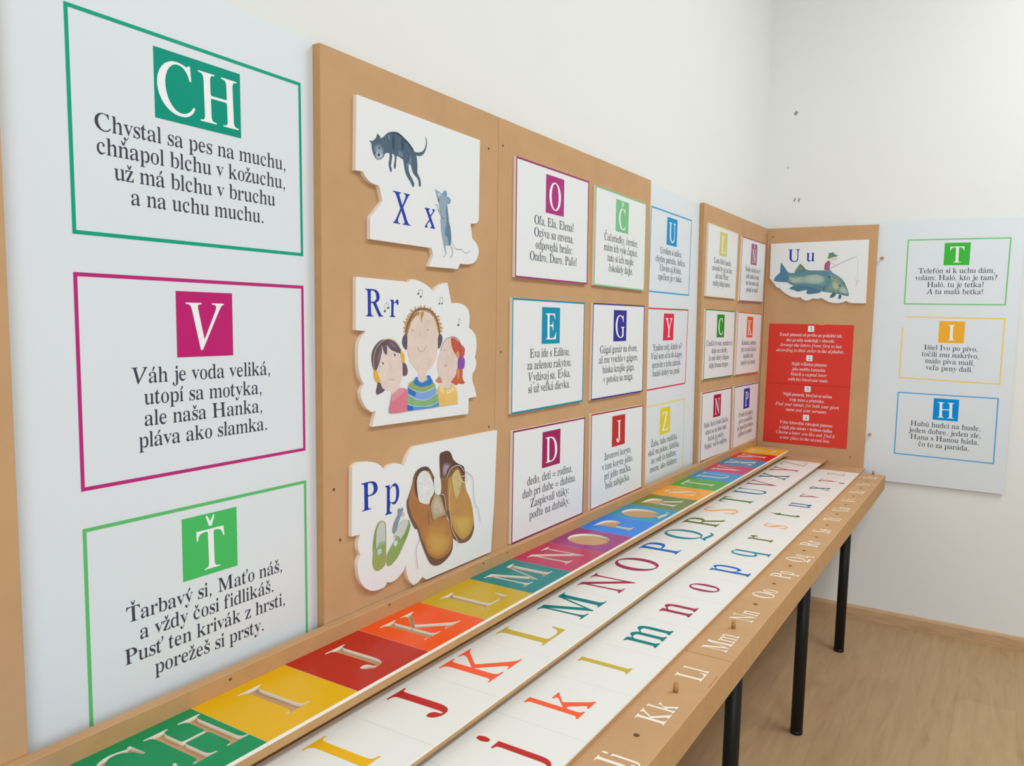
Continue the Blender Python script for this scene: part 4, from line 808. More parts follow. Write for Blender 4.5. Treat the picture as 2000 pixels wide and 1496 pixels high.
# ================================================================ cut-out pictures
ART = """B X m -2608 1458
O -1879,2810! 1879,2781! 1879,1107! 1817,1028! 1576,983! 1647,695! 1842,557 1892,397 1786,224 1565,136 1213,122! 1136,7! 173,-3! 306,236! 249,366! -1530,373! -1531,760! -1204,1090! -1274,1294 -1311,1350! -1501,1372 -1634,1441 -1721,1533! -1901,1524!
L X -924 731 -401 1317
L x 27 752 353 1130
D cat_drawing
P #4b6173 -1559,2098! -1476,2103! -1451,2119 -1388,2171! -1344,2260! -1287,2231 -1257,2191! -1178,2241 -1101,2307 -1022,2349 -917,2378 -810,2390 -715,2373 -618,2332 -507,2284 -408,2223 -351,2177 -301,2135! -193,2141 -84,2177 -11,2236 32,2317 46,2392 11,2485! 56,2435 72,2361 48,2266 -3,2174 -83,2105 -178,2079 -250,2075! -227,1989 -216,1883 -217,1757! -173,1710 -129,1654 -106,1575 -112,1520 -139,1502 -168,1530 -179,1609 -231,1665 -303,1698 -361,1760 -412,1876! -475,1873! -474,1803 -452,1718 -410,1663 -352,1600 -308,1544 -308,1499 -336,1468 -372,1490 -423,1554 -494,1614 -550,1676 -588,1749 -614,1859 -640,1934! -698,1945 -807,1973! -820,1936 -839,1820 -843,1759 -865,1722 -892,1733 -894,1793 -873,1892 -880,1951 -901,1978! -954,1981! -947,1913 -966,1824 -979,1753 -955,1705 -959,1652 -979,1645 -1008,1679 -1035,1734 -1039,1802 -1020,1883 -1020,1977! -1099,1967 -1151,1932 -1176,1889 -1228,1842 -1305,1808 -1381,1814 -1438,1867 -1475,1927 -1497,1998 -1494,2048!
Q #8ea0af #4b6173 -1438,2026 -1382,2070 -1293,2096 -1216,2051 -1164,2002 -1170,1941 -1202,1884 -1266,1835 -1317,1817 -1381,1823 -1438,1892
Q #b6c0c8 #8ea0af -1394,1917 -1331,1945 -1241,1945 -1189,1921 -1215,1869 -1292,1822 -1355,1815 -1393,1841
P #30424f -1048,2339 -917,2378 -810,2390 -715,2373 -618,2332 -507,2284 -408,2223 -337,2166 -379,2158 -493,2234 -604,2291 -714,2339 -823,2356 -943,2348
Q #6d8296 #4b6173 -807,2077 -685,2074 -629,2006 -670,1954 -793,1985
Q #6d8296 #4b6173 -573,1857 -483,1926 -449,2074 -378,1998 -405,1887 -489,1872 -481,1749 -530,1714
Q #7d8fa0 #4b6173 -1074,2283 -1035,2308 -1028,2241 -1041,2179 -1067,2216
Q #36495a #4b6173 -943,2310 -890,2329 -876,2220 -888,2062 -942,2130
Q #36495a #4b6173 -673,2303 -604,2238 -630,2111 -686,2179
P #2a3640 -1349,1891 -1308,1923 -1290,1885 -1311,1869 -1340,1876
P #3c4c66 -1324,2022 -1299,2031 -1295,2003 -1318,1994
P #3c4c66 -1438,1917 -1421,1928 -1416,1892 -1431,1885
D mouse_drawing
P #8fa7b6 335,1535! 439,1505 573,1473! 601,1505 658,1554 717,1534 733,1484 734,1432! 807,1436 861,1385 844,1325 780,1293 727,1292! 743,1160 795,1026 816,935 862,823 890,684 893,555 869,470! 766,458 707,456! 704,408 739,288! 691,255 653,217 643,234 720,292! 659,405 608,552 557,721 534,903 524,960! 552,998! 522,1063 482,1196 465,1286 413,1364! 364,1466
P #5f7e96 737,1287 795,1026 816,935 862,823 890,684 893,555 869,470! 805,488 763,625 684,664 681,792 728,902 714,1133
Q #6f98b4 #8fa7b6 601,1494 658,1548 717,1534 732,1460 689,1420 612,1432
P #7fa2ba 734,1426 807,1434 855,1384 840,1330 780,1299 734,1316 778,1362
Q #b9c6d2 #8fa7b6 401,1477 496,1473 563,1457 478,1402 421,1394
P #3c4148 437,1362 464,1349 465,1291 446,1300
S #6a7480 10 339,1224 415,1222 454,1135 541,1100
S #6a7480 9 425,1166 503,1061 581,995 658,999
S #7a858c 12 875,470 937,369 932,291 860,215
S #6f777c 7 893,549 975,467 1087,411 1252,425 1336,378 1431,361 1505,391 1542,425
B R m -2608 1149
O -1891,2772! -416,2753! -388,2806! -212,2801 42,2741 228,2658 334,2588! 435,2690 607,2768 784,2796! 932,2371! 1135,2393 1344,2362 1508,2279 1584,2144 1588,1994 1569,1869! 1723,1793 1837,1666 1864,1487 1837,1309 1804,1234! 1860,1130 1853,1027 1811,940! 1725,854 1737,700 1821,541 1893,361! 1597,339! 1592,0! -1471,43! -1370,338! -1471,315! -1620,403 -1728,541 -1773,671 -1758,755 -1682,846! -1773,967 -1827,1138 -1842,1348 -1833,1556 -1758,1701 -1637,1810! -1898,1827!
L R -1659 2078 -1181 2574
L r -988 2073 -745 2406
D boy_drawing
P #c39a5f -526,1703! -591,1712! -543,1773! -611,1801! -546,1845! -629,1858! -535,1916! -618,2003! -509,1986! -543,2055! -470,2050! -502,2111! -417,2109! -451,2146! -355,2159! -410,2232! -281,2201! -259,2294! -198,2232! -148,2292! -112,2253! -95,2321! -20,2260! 56,2336! 70,2257! 167,2282! 160,2239! 259,2287! 247,2211! 329,2229! 327,2170! 405,2178! 395,2120! 559,2112! 456,2059! 557,2048! 500,1993! 633,1947! 532,1919! 676,1863! 547,1844! 644,1804! 545,1767! 632,1709! 527,1693! 518,1734! 448,1851 364,2050 203,2163 -32,2208 -235,2180 -384,2058 -469,1899 -504,1741!
P #e0cabd -479,1677 -490,1550 -481,1407 -413,1245 -337,1146 -159,1000 -149,861 -40,776 116,830 109,971 245,1056 364,1168 443,1333 481,1516 478,1701 434,1901 351,2050 203,2155 -19,2200 -223,2172 -371,2043 -468,1868
P #a57c45 -504,1741 -481,1883 -384,2042 -248,2164 -134,2182 -284,2059 -383,1963 -467,1772
P #b58a4e -83,2175 20,2176 -51,2021 -60,1957 -77,2046
P #b58a4e -198,2173 -121,2174 -159,2093
S #6b4a4a 28 -540,1733 -505,1883 -396,2058 -236,2204 -20,2248 202,2220 363,2116 460,1984 517,1817 538,1717
S #a58e90 8 -286,2171 -58,2231 176,2212 309,2140
P #5d5560 -589,1726 -499,1733 -497,1471 -563,1472 -629,1553 -637,1632
P #56585f 484,1692 559,1733 615,1699 622,1615 585,1531 536,1465 487,1466
S #9a8d88 8 -369,1832 -319,1820 -294,1832
S #9a8d88 8 102,1843 142,1827 168,1851
S #c0a9a0 5 -85,1868 -116,1754 -90,1719 -57,1722
S #a59a92 7 -177,1504 -151,1439 -61,1404 42,1443 93,1515
S #b5aaa4 5 95,2006 192,2012
S #b5aaa4 5 -321,1971 -259,2012
P #8fa86a -409,795 -284,836! -117,712 144,712 316,777! 385,714 399,679 198,617 -38,591 -269,640 -450,709
P #7ea3d8 -457,701 -269,632 -38,583 198,608 404,679! 428,559 227,456 -36,434 -293,495 -469,589
P #86b27c -468,557 -293,487 -36,423 227,444 434,533! 505,366 256,302 -34,307 -291,340 -484,389
P #4f94d8 -484,377 -291,324 -34,293 256,285 506,341! 523,254! 150,247 -485,251!
P #2f72bd -457,693 -269,632 -242,524 -456,596!
P #2a6fc0 -484,374 -329,332 -328,253 -485,255!
P #2f78c4 -196,912 -271,851 -291,796 -194,733 -13,705 197,717 308,777 248,856 207,908 115,913 155,836 64,808 -27,775 -157,829
S #dfe8ee 10 -450,709 -269,635 -38,586 198,613 404,679
S #dfe8ee 10 -473,576 -293,490 -36,429 227,451 434,542
S #dfe8ee 10 -484,384 -291,332 -34,300 256,294 505,353
S #4d7a6a 5 -338,498 -328,262
S #5a87a8 5 344,531 359,260
D dark_haired_girl_drawing
P #6b555f -1307,870! -1243,834 -1202,755 -1118,706! -1186,666 -1266,645 -1349,629! -1375,690 -1346,786 -1331,861!
P #6d5261 -637,1203! -554,1194! -492,1129 -469,1026 -491,959 -552,942 -617,960 -625,1090
P #e2cec3 -1308,1098 -1331,1034 -1251,878 -1186,776 -1072,703 -948,683! -931,615 -873,617 -721,690! -705,779 -654,866 -621,977 -631,1202 -684,1350 -794,1397 -1011,1513 -1206,1571 -1253,1356
P #6a545f -1426,1082! -1481,1202 -1497,1342 -1466,1458 -1365,1573 -1222,1647 -1044,1655 -896,1626 -779,1558 -668,1439! -701,1384! -811,1409 -961,1457 -1044,1524 -1077,1568! -1068,1426 -1092,1356! -1157,1418 -1230,1577! -1213,1441 -1261,1291 -1316,1163 -1363,1079!
Q #85707a #6a545f -1356,1230 -1332,1358 -1246,1517 -1237,1420 -1285,1292
Q #83707c #6a545f -1044,1622 -929,1599 -845,1520 -761,1441 -895,1499
S #d9c878 12 -1410,1081 -1439,1211 -1427,1371 -1349,1520 -1206,1619 -1045,1666 -880,1642 -762,1563 -668,1439
P #e3aa3c -1426,1076 -1355,1079 -1307,979 -1270,868 -1331,861 -1386,897 -1434,985
P #e6ad3e -693,1411 -633,1415 -572,1346 -563,1245 -588,1201 -640,1214 -658,1315
P #e8e2dc -969,1336 -895,1372 -836,1371 -853,1338 -927,1324
P #54504c -886,1372 -845,1377 -833,1345 -869,1335
P #e8e2dc -1284,1184 -1236,1220 -1172,1217 -1180,1190 -1244,1166
P #54504c -1217,1224 -1175,1225 -1172,1195 -1204,1189
S #b8aaa4 4 -986,1364 -911,1400
S #b0a29c 4 -1276,1227 -1213,1257
S #b8a59c 4 -1018,1222 -968,1149 -1000,1079 -962,1080
S #94827c 6 -999,919 -933,882 -883,890 -875,929
P #d9798b -948,594! -890,618 -713,712! -584,704 -479,651! -477,400 -493,247! -820,242 -1012,260! -1013,355 -972,463
P #dd93a0 -948,605! -713,718! -567,680 -652,584 -872,494 -947,488!
S #c06a7d 3 -872,499 -652,584 -567,669
S #c47a8a 3 -890,601 -864,504
S #c47a8a 3 -806,634 -754,552
S #c47a8a 3 -721,673 -652,595
D red_haired_girl_drawing
P #c98465 509,875! 593,837 631,755 576,730 475,753 410,802! 473,832
P #dfc9bf 915,1668 774,1659 663,1581 574,1402 503,1269 478,1113 509,909 631,789 647,618! 926,593! 933,726 1057,812 1133,924 1169,1062 1165,1225 1026,1391 937,1531
P #c4573e 910,1651! 1021,1656 1157,1597 1277,1525 1418,1429 1402,1288 1313,1220 1185,1225! 1066,1333 967,1450
P #c2603f 1141,1005! 1358,1001! 1352,819 1394,734 1456,689! 1356,666 1216,686 1138,661 1021,698 933,737! 1018,802 1114,878
P #d98a58 1170,992 1219,996 1233,826 1175,758 1154,853
P #d4a06a 1105,1331 1201,1375 1214,1259 1185,1225!
S #7d6a78 9 565,1391 636,1525 774,1647 915,1678
S #b9708f 19 915,1678 1039,1676 1177,1619 1277,1502 1320,1361 1323,1244
S #8d4f9a 7 1098,1661 1217,1573 1279,1432 1293,1256
P #8a4da8 1176,1202 1243,1246 1342,1255 1413,1205 1422,1111 1378,1001 1170,1004! 1168,1121
P #a27cc8 1313,1232 1363,1231 1363,1205 1333,1206
S #8f8580 6 666,1423 700,1405 740,1427
S #8f8580 6 950,1347 979,1335 1008,1348
S #6a5f5c 8 700,1099 737,1086 803,1106
S #c8b0a5 5 779,1363 771,1295 796,1289
P #e6bd6c 531,682! 632,710 652,617 926,593 943,702! 1041,661 1130,562 1161,478 1186,259! 538,255! 488,469 477,583
P #efcf8e 550,658 632,704 652,611 737,577 682,495 560,578
P #efcf8e 775,586 926,599 954,678 1061,590 1024,523 795,481
S #b8934e 5 795,475 986,514 1082,554
S #b8934e 5 727,589 723,521
D music_note_drawing
P #555a5a -184,2546 -145,2561 -130,2534 -166,2514
P #555a5a -112,2485 -72,2500 -50,2478 -86,2463
S #777b7b 7 -137,2547 -131,2609 -30,2601 -54,2482
P #555a5a 490,2364 525,2379 541,2356 506,2346
P #555a5a 579,2371 614,2386 630,2365 595,2353
S #888b8b 7 537,2370 543,2471 624,2481 622,2377
P #555a5a 1141,1935 1186,1952 1207,1923 1162,1910
S #777b7b 7 1199,1938 1196,2075 1268,2004
P #444848 -1164,2185 -1128,2201 -1112,2175 -1147,2162
P #444848 -1070,2247 -1035,2263 -1018,2240 -1051,2224
S #777b7b 6 -1119,2188 -1142,2299 -1058,2340 -1022,2248
B P m -2571 815
O -2363,2703! -2227,2762 -2039,2755 -1846,2724 -1649,2649 -1487,2508! -1365,2584 -1157,2595 -1029,2562 -934,2499! -836,2671 -683,2822 -549,2857! 2381,2849! 2304,1072! 2204,4! -190,6! -319,103! -471,30 -617,12! -768,174 -836,371 -837,504! -925,394 -1098,295 -1268,262 -1415,298! -1476,229 -1681,218 -1880,268 -2056,396 -2171,567 -2220,772 -2220,908 -2144,1025! -2209,1149 -2209,1285 -2152,1413! -2376,1427!
L P -2129 1835 -1688 2364
L p -1475 1635 -1069 2215
D brown_shoes_drawing
P #7d5a42 205,2542 325,2619 495,2619 606,2543 671,2428 801,2322 1065,2204! 1117,2078 1123,1839 1177,1651 1352,1398 1445,1117 1498,820 1491,679 1374,522 1171,478 970,506 837,587 673,724 604,995 522,1168 377,1410 250,1664 245,1931!
P #b98d4e 304,2073 553,2032 837,2180 1004,1958 1123,1819 1177,1651 1352,1398 1445,1117 1476,845 1337,632 1085,569 901,692 735,868 600,1230 518,1382 434,1707 276,1926
Q #c6a456 #b98d4e 633,1145 825,1183 1156,1115 1361,1032 1455,850 1370,685 1085,573 867,719 718,891
P #5e4038 211,2522 325,2619 495,2619 606,2543 671,2428 801,2322 1065,2204! 1101,2080 1089,1884 1001,2096 803,2244 549,2225 427,2053 304,2073
Q #a5909a #5e4038 329,2373 452,2383 610,2312 487,2196 427,2072 303,2092 285,2266
P #8f623f 304,2054 490,2033 495,1772 519,1304 375,1545 247,1817
P #cbb27a 647,2055 837,2171 937,2028 1007,1859 850,1532 752,1609 684,1816
S #a2947e 10 817,1558 1012,1601 1094,1666 975,1785 814,1715 801,1561
S #a2947e 8 814,1715 1058,1751
P #6f5340 -846,1779 -806,1861 -685,2091 -631,2263 -521,2372 -323,2405 -149,2351 1,2160 186,1828 373,1641! 474,1197 638,889 700,659 679,427 522,289 274,217 91,236 -61,315 -181,469 -360,795 -507,1144! -592,1182! -733,1395 -831,1614
P #a97445 -792,1822 -657,2123 -520,2336 -265,2369 -58,2170 7,1785! -138,1596! 196,1255 443,1223! 589,978 674,685 646,475 458,364 180,358 -93,504 -258,733 -391,970 -508,1218 -650,1395 -763,1636
Q #b98a48 #a97445 -335,1143 -133,1249 227,1211 507,1132 666,785 682,584 583,431 333,357 88,381 -153,556 -273,774
Q #c49a52 #b98a48 -217,930 79,976 450,815 580,609 394,439 87,458 -154,632
P #5f443c -616,2134 -520,2336 -323,2396 -236,2383 -148,2296 -379,2323 -505,2243 -545,2067 -500,1767! -586,1911
P #dcdedb -546,2122 -478,2274 -322,2326 -177,2263 -87,2137 -12,2013 21,1820 -110,1694 -153,1605 -371,1660 -486,1765
S #b4b8b6 6 -518,2099 -419,2082 -390,2041
S #a8adab 7 -318,2010 -232,2041 -145,2054 -173,1985
S #9aa09e 7 -415,1807 -358,1792
S #9aa09e 7 -171,1817 -118,1811
S #9aa09e 7 -271,1720 -227,1716
Q #c1b49e #a98a60 -22,1715 66,1811 218,1708 313,1538 442,1243! 196,1236 15,1217 -77,1425 -94,1578
P #e1e3df 16,2158 212,2088 247,1817 188,1733 36,1817
S #9d9085 9 14,1312 194,1370 72,1433 192,1447
S #8a7a6c 8 -15,1224 226,1268 442,1243
S #d8c9bd 16 443,2050 549,2206 707,2258 900,2239 1067,2085
S #d8cdb4 20 971,1993 1136,1976 1189,1888 1073,1838 940,1909 874,1960
S #8d8e8c 12 1084,2083 1270,1994 1410,1851 1445,1522 1493,1290 1637,1119 1708,816
S #dcc9b0 16 587,1891 529,1651 567,1295 638,909 837,607 879,468
S #dcc9b0 14 218,1727 341,1695 407,1481 425,1323
S #8c7b78 11 -378,1134 -462,931 -559,750 -542,524 -503,319
S #7d5a3a 11 -166,1480 -146,1139
D green_slippers_drawing
P #9aa55e -1831,830 -1813,1069 -1802,1268 -1742,1444 -1666,1533 -1582,1553 -1496,1513 -1452,1434 -1444,1141 -1446,774 -1469,661 -1586,605 -1693,600 -1777,651 -1823,743
Q #7f9a55 #9aa55e -1824,1040 -1802,1268 -1742,1444 -1666,1533 -1711,1353 -1725,1048 -1771,1006
P #c3c7c2 -1719,1354 -1666,1480 -1589,1533 -1520,1502 -1480,1418 -1472,1255 -1487,1108 -1618,1140 -1710,1044 -1733,1124
P #8cba8e -1710,1055 -1664,1129 -1603,1136 -1487,1130 -1494,1078 -1603,1072 -1679,1037
P #a9d3e2 -1695,987 -1649,1019 -1587,1003 -1575,947 -1618,904 -1682,915
P #8ea65f -1438,761 -1399,881 -1241,1050! -1144,1137 -1013,1062! -882,1209 -799,1403! -748,1336 -730,1254 -813,1082 -978,865 -1109,721 -1238,644 -1334,609 -1414,635
Q #6f9a4e #8ea65f -980,1054 -831,1176 -791,1401 -739,1312 -755,1203 -880,1031 -996,1014
P #c6cac4 -1210,1239! -1081,1364 -983,1431 -850,1425 -799,1347 -865,1228 -980,1099 -1062,1074 -1112,1151 -1209,1152
P #7f93a3 -1266,1252! -1259,1348 -1211,1457 -1115,1579 -1116,1666 -1067,1700 -1034,1661 -977,1693 -955,1634 -1001,1577 -1049,1489 -1114,1371 -1145,1268 -1218,1225
P #cdb6b4 -1001,1588 -935,1586 -909,1526 -984,1508
P #b5dad8 -1241,1061 -1193,1082 -1127,1050 -1127,990 -1192,953 -1232,993
S #6f8a60 6 -1265,1121 -1209,1152 -1144,1153 -1079,1121 -1046,1048 -980,1054
B U r 255 1456
O -2161,2765! 2120,2823! 2141,1369! 2155,6! 1589,13 1413,56 1305,110! 1170,35 890,3 604,50 346,179 243,227! 323,280! 130,196 -132,214! -302,126 -485,125 -618,193 -659,268! -935,248 -1202,343 -1474,514 -1665,699! -1584,733! -1749,707 -1910,880 -2135,1151!
L U -1358 1893 -812 2473
L u -520 1900 -143 2295
D fish_drawing
P #5d8794 -1646,1886! -1507,1705 -1394,1549 -1318,1453 -1210,1393 -1013,1386! -917,1531 -835,1718 -776,1816! -627,1691 -505,1548 -366,1500 176,1488 533,1464 670,1382 876,1253 1081,1102 1223,906 1334,676 1425,423! 1421,313! 1322,331 1145,377 879,434 700,473 343,515 229,538 121,468 -80,432 -306,416! -409,432! -425,514 -373,608! -544,597 -724,538 -863,538 -982,597 -1206,661! -1117,740 -1004,799! -1158,859 -1351,967 -1633,980 -1920,1018! -1914,1138 -1770,1328 -1668,1410 -1658,1660
Q #9aafa0 #5d8794 -1273,1251 -1041,1272 -717,1246 -355,1312 99,1261 457,1234 450,979 349,794 -103,842 -559,868 -973,870 -1213,1013
Q #b3bda0 #9aafa0 -1222,1179 -895,1129 -670,1222 -704,1010 -976,917 -1167,1013
Q #aab9b3 #9aafa0 -442,1243 7,1308 283,1166 294,980 -105,889 -474,985
Q #889b88 #6f9093 540,1349 764,1277 1038,1090 1203,883 1325,653 1416,401 1074,469 720,515 406,584 549,793 625,1024
Q #adbc9c #889b88 675,908 802,1000 941,884 997,676 892,584 733,677
Q #a9bdb2 #889b88 1014,745 1189,745 1328,607 1403,423 1185,446 1028,515
P #6a8478 -1003,1414 -835,1718 -776,1816! -627,1691 -505,1548 -388,1500 -730,1481
Q #8d7e72 #6a8478 -831,1647 -694,1669 -619,1550 -777,1505
P #4f7f9c -1645,1874! -1507,1705 -1378,1466 -1342,1014 -1634,992 -1920,1023! -1880,1161 -1668,1410 -1651,1660
P #4a7890 -1206,661! -1014,775 -555,797 -324,749 229,538 -80,444 -398,432 -385,608 -725,550 -958,597
S #4a5f9a 28 373,771 322,678 362,561
P #5a6a60 623,283 662,376 744,480 878,446 840,341 756,272 658,255
P #5a6a60 983,238 1004,353 1035,400 1103,354 1109,250 1046,197
P #3a4038 1006,815 1035,837 1057,768 1026,741
P #3a4038 1180,894 1205,917 1222,860 1201,841
S #5f6b5f 14 1030,861 1069,929 1177,952
D fisherman_drawing
P #e3cfc4 484,1938 490,2019 566,2040 816,2092 831,2023 792,1944 662,1912 561,1937
P #5b8c72 412,2032! 469,2204 431,2274! 553,2271 650,2314! 710,2216 867,2148! 782,2104 587,2063 490,2019
P #a25d78 309,1502! 296,1653 336,1814 462,1939! 544,1856 541,1718 539,1557 554,1492!
P #5f93bf 421,1489! 565,1492! 634,1440 538,1372 535,1233 503,1210 484,1349
P #4b5a52 480,1234 547,1222 638,1174 551,1152 479,1176
S #b59f96 14 544,1856 647,1785 803,1748
S #c4aca4 14 536,1603 561,1561
S #8b8178 14 550,1561 1039,1824 1460,2021 1669,2102
S #c3c1bd 7 1715,2061 1736,1517 1750,1108
S #8f8d8b 9 1666,1085 1761,926 1839,1050
S #8f8d8b 9 1761,926 1695,778"""
PIC = {'X': ('white cut-out picture board with a leaping grey cat, a mouse and the letters X x', 'cut-out picture boards'),
       'R': ('white cut-out picture board with three children in headphones and the letters R r', 'cut-out picture boards'),
       'P': ('white cut-out picture board with brown shoes, green slippers and the letters P p', 'cut-out picture boards'),
       'U': ('white cut-out picture board with a man fishing from a fish and the letters U u', 'cut-out picture boards')}


def parse(s):
    out = []
    for t in s.split(' '):
        c = t.endswith('!')
        a, b = t.rstrip('!').split(',')
        out.append((int(a) / 10000, int(b) / 10000, c))
    return out


def build_art():
    root = part = letters = None
    layer = 0

    def flush():
        nonlocal part
        if part:
            part[1].build(part[0], root)
        part = None
    for ln in ART.split('\n'):
        k, rest = ln.split(' ', 1)
        if k == 'B':
            flush()
            if letters:
                letters.build('printed_letters', root)
            key, pl, u0, v0 = rest.split(' ')
            u0, v0 = int(u0) / 1000, int(v0) / 1000
            base = PB if pl == 'm' else PR
            P = (lambda base, u0, v0: lambda u, v, d: base(u + u0, v + v0, d))(base, u0, v0)
            root = tag(empty('picture_cutout', P(0, 0, FB + TC / 2)), PIC[key][0], 'picture', PIC[key][1])
            letters = MB()
            layer = 0
        elif k == 'O':
            mb = MB()
            prism(mb, smooth(parse(rest)), P, FB, FB + TC, CARD, CARDE)
            mb.build('cutout_board', root)
        elif k == 'L':
            ch, a, b, c, d = rest.split(' ')
            put_fit(letters, ch, int(a) / 10000, int(b) / 10000, int(c) / 10000, int(d) / 10000, P, FB + TC + 0.0003, BLUE)
        elif k == 'D':
            flush()
            part = (rest, MB())
            layer = 0
        elif k == 'P':
            c, pts = rest.split(' ', 1)
            layer += 1
            ol = smooth(parse(pts), k=4)
            V, T = fill([ol], lambda x, y: winding([ol], x, y) != 0)
            part[1].tris([P(x, y, FB + TC + 0.0003 + 0.00007 * layer) for x, y in V], T, water(c))
        elif k == 'Q':
            # a wash that bleeds into the colour below it: nested outlines in stepped tones
            c, c0, pts = rest.split(' ', 2)
            ol = smooth(parse(pts), k=4)
            mx, my = sum(q[0] for q in ol) / len(ol), sum(q[1] for q in ol) / len(ol)
            a0 = [int(c0[i:i + 2], 16) for i in (1, 3, 5)]
            a1 = [int(c[i:i + 2], 16) for i in (1, 3, 5)]
            for j in range(5):
                f = (j + 1) / 5
                sc_ = 1.0 - 0.125 * j
                o2 = [(mx + (x - mx) * sc_, my + (y - my) * sc_) for x, y in ol]
                layer += 0.35
                V, T = fill([o2], lambda x, y: winding([o2], x, y) != 0)
                cc = '#%02x%02x%02x' % tuple(round(p + (q - p) * f) for p, q in zip(a0, a1))
                part[1].tris([P(x, y, FB + TC + 0.0003 + 0.00007 * layer) for x, y in V], T, water(cc))
        elif k == 'S':
            c, w, pts = rest.split(' ', 2)
            layer += 1
            strip(part[1], smooth(parse(pts), closed=False, k=4), int(w) / 10000, P, FB + TC + 0.0003 + 0.00007 * layer, water(c))
    flush()
    letters.build('printed_letters', root)


build_art()

# ================================================================ red instruction poster
rp = tag(empty('instruction_poster', PR(0.239, 0.790, FB)), 'red poster with four numbered white instructions below the fish picture', 'poster')
mb = MB()
ol = [(0.048, 0.790), (0.428, 0.791), (0.4265, 1.358), (0.305, 1.3585), (0.296, 1.3555), (0.279, 1.3553), (0.272, 1.3585), (0.0495, 1.358)]
prism(mb, ol, PR, FB, FB + 0.0012, RED, RED)
mb.build('poster_sheet', rp)
mb = MB()
rect(mb, 0.049, 1.0745, 0.4275, 1.0765, PR, FB + 0.0014, ink((186, 38, 30)))
mb.build('sheet_join', rp)
POST = [('1', 1.337, ("Zoraď písmená od prvého po posledné tak,", "ako po sebe nasledujú v abecede."), ("Arrange the letters from first to last", "according to their order in the alphabet.")),
        ('2', 1.201, ("Nájdi veľkému písmenu", "jeho malého kamaráta"), ("Match a capital letter", "with his lowercase mate.")),
        ('3', 1.056, ("Nájdi písmená, ktorými sa začína", "tvoje meno a priezvisko."), ("Find your initials for both your given", "name and your surname.")),
        ('4', 0.921, ("Vyber ľubovoľné vykrojené písmeno", "a nájdi jeho miesto v druhom riadku"), ("Choose a letter you like and find it", "a new place in the second line."))]
for num, zc, rom, ita in POST:
    mb = MB()
    rect(mb, 0.228, zc - 0.0135, 0.255, zc + 0.0135, PR, FB + 0.0015, WHITEP)
    bx = mb.build('number_box', rp)
    mb = MB()
    put_text(mb, num, 0.2415, zc - 0.0075, 0.023, PR, FB + 0.0017, INK)
    mb.build('number', bx)
    mb = MB()
    for i, t in enumerate(rom):
        put_text(mb, t, 0.241, zc - 0.036 - 0.0245 * i, 0.0222, PR, FB + 0.0015, WHITEP, sx=0.82)
    for i, t in enumerate(ita):
        put_text(mb, t, 0.241, zc - 0.0845 - 0.0245 * i, 0.0222, PR, FB + 0.0015, WHITEP, sx=0.86, italic=True)
    mb.build('instruction_text', rp)

# brass screws that hold the right-hand sheet
for (u, v), lb in (((0.523, 1.6575), 'small brass screw eye beside the fish picture board'), ((0.520, 0.866), 'small brass screw eye beside the bottom of the red poster')):
    mb = MB()
    for r, d0, d1 in ((0.007, 0.0, 0.003), (0.0028, 0.003, 0.012)):
        prism(mb, ell(u, v, r, r, 14), PR, d0, d1, BRASS, BRASS)
    n = 16
    for i in range(n):
        for j in range(8):
            def tp(i, j):
                A, B = 2 * math.pi * i / n, 2 * math.pi * j / 8
                R = 0.0062 + 0.0019 * math.cos(B)
                return PR(u + R * math.cos(A), v + 0.0019 * math.sin(B), 0.017 + R * math.sin(A))
            mb.face([tp(i, j), tp(i + 1, j), tp(i + 1, j + 1), tp(i, j + 1)], BRASS, True)
    tag(mb.build('screw_eye', loc=PR(u, v, 0)), lb, 'screw', 'brass screw eyes on the right-hand sheet')

# ================================================================ the tables with their stepped racks
PIT, XZ, XD = 0.17452, -0.27484, -0.10462
SEAM = -2.366
SEAMB = -2.366
T1, T2, T3, TB = 0.7830, 0.7411, 0.7152, 0.7023     # tops of the three tile rows and of the front strip
Y1B, Y1F, Y2F, Y3F, YF = -0.0395, -0.2033, -0.3505, -0.5108, -0.6055
TH1, TH = 0.006, 0.0035
LIFT = 0.0002


def table(label, xa, xb, xab, ends, leg_x, pairs, holes):
    root = tag(empty('display_table', ((xa + xb) / 2, -0.3, 0)), label, 'table', 'fibreboard display tables under the letter racks')
    e1, e2, e3, e4 = ends

    def bd(name, x0, x1, y0, y1, z0, z1, parent=root, bevel=0.0012):
        m = MB()
        m.box((x0, y0, z0), (x1, y1, z1), MDFE, top=MDF)
        return m.build(name, parent, bevel=bevel)
    rail = bd('back_rail', xa, e1, -0.0188, Y1B + 0.0004, T1 - TH1, 0.810)
    bd('rack_board', xa, e1, Y1F, -0.0008, 0.7634, T1 - TH1)
    bd('rack_support', xa, e1 - 0.004, -0.172, -0.0188, T2 - TH, 0.7634)
    bd('rack_board', xa, e2, Y2F, -0.0188, 0.7305, T2 - TH)
    bd('rack_support', xa, e2 - 0.004, -0.318, -0.0188, T3 - TH, 0.7305)
    bd('rack_board', xa, e3, Y3F, -0.0188, TB, T3 - TH)
    fs = bd('front_strip', xab, e4, YF, -0.0188, 0.639, TB, bevel=0.002)
    for x in leg_x:
        m = MB()
        m.cyl((x, -0.511), 0.0195, 0.012, 0.639, BLACK, 28)
        lg = m.build('leg', root)
        m = MB()
        m.cyl((x, -0.511), 0.0198, 0.0, 0.013, BLACK, 28)
        m.build('foot_cap', lg)
    PT = on_top(TB)
    for pair, xc in pairs:
        m = MB()
        put_text(m, pair, xc, -0.5815, 0.0485 / 0.655, PT, 0.0003, PAINT, sx=0.84)
        m.build('painted_letter_pair', fs)
    for x in holes:
        m = MB()
        prism(m, ell(x, -0.5572, 0.0052, 0.0052, 14), PT, 0.00005, 0.0003, HOLE, HOLE)
        m.build('dowel_hole', fs)
    return root, rail


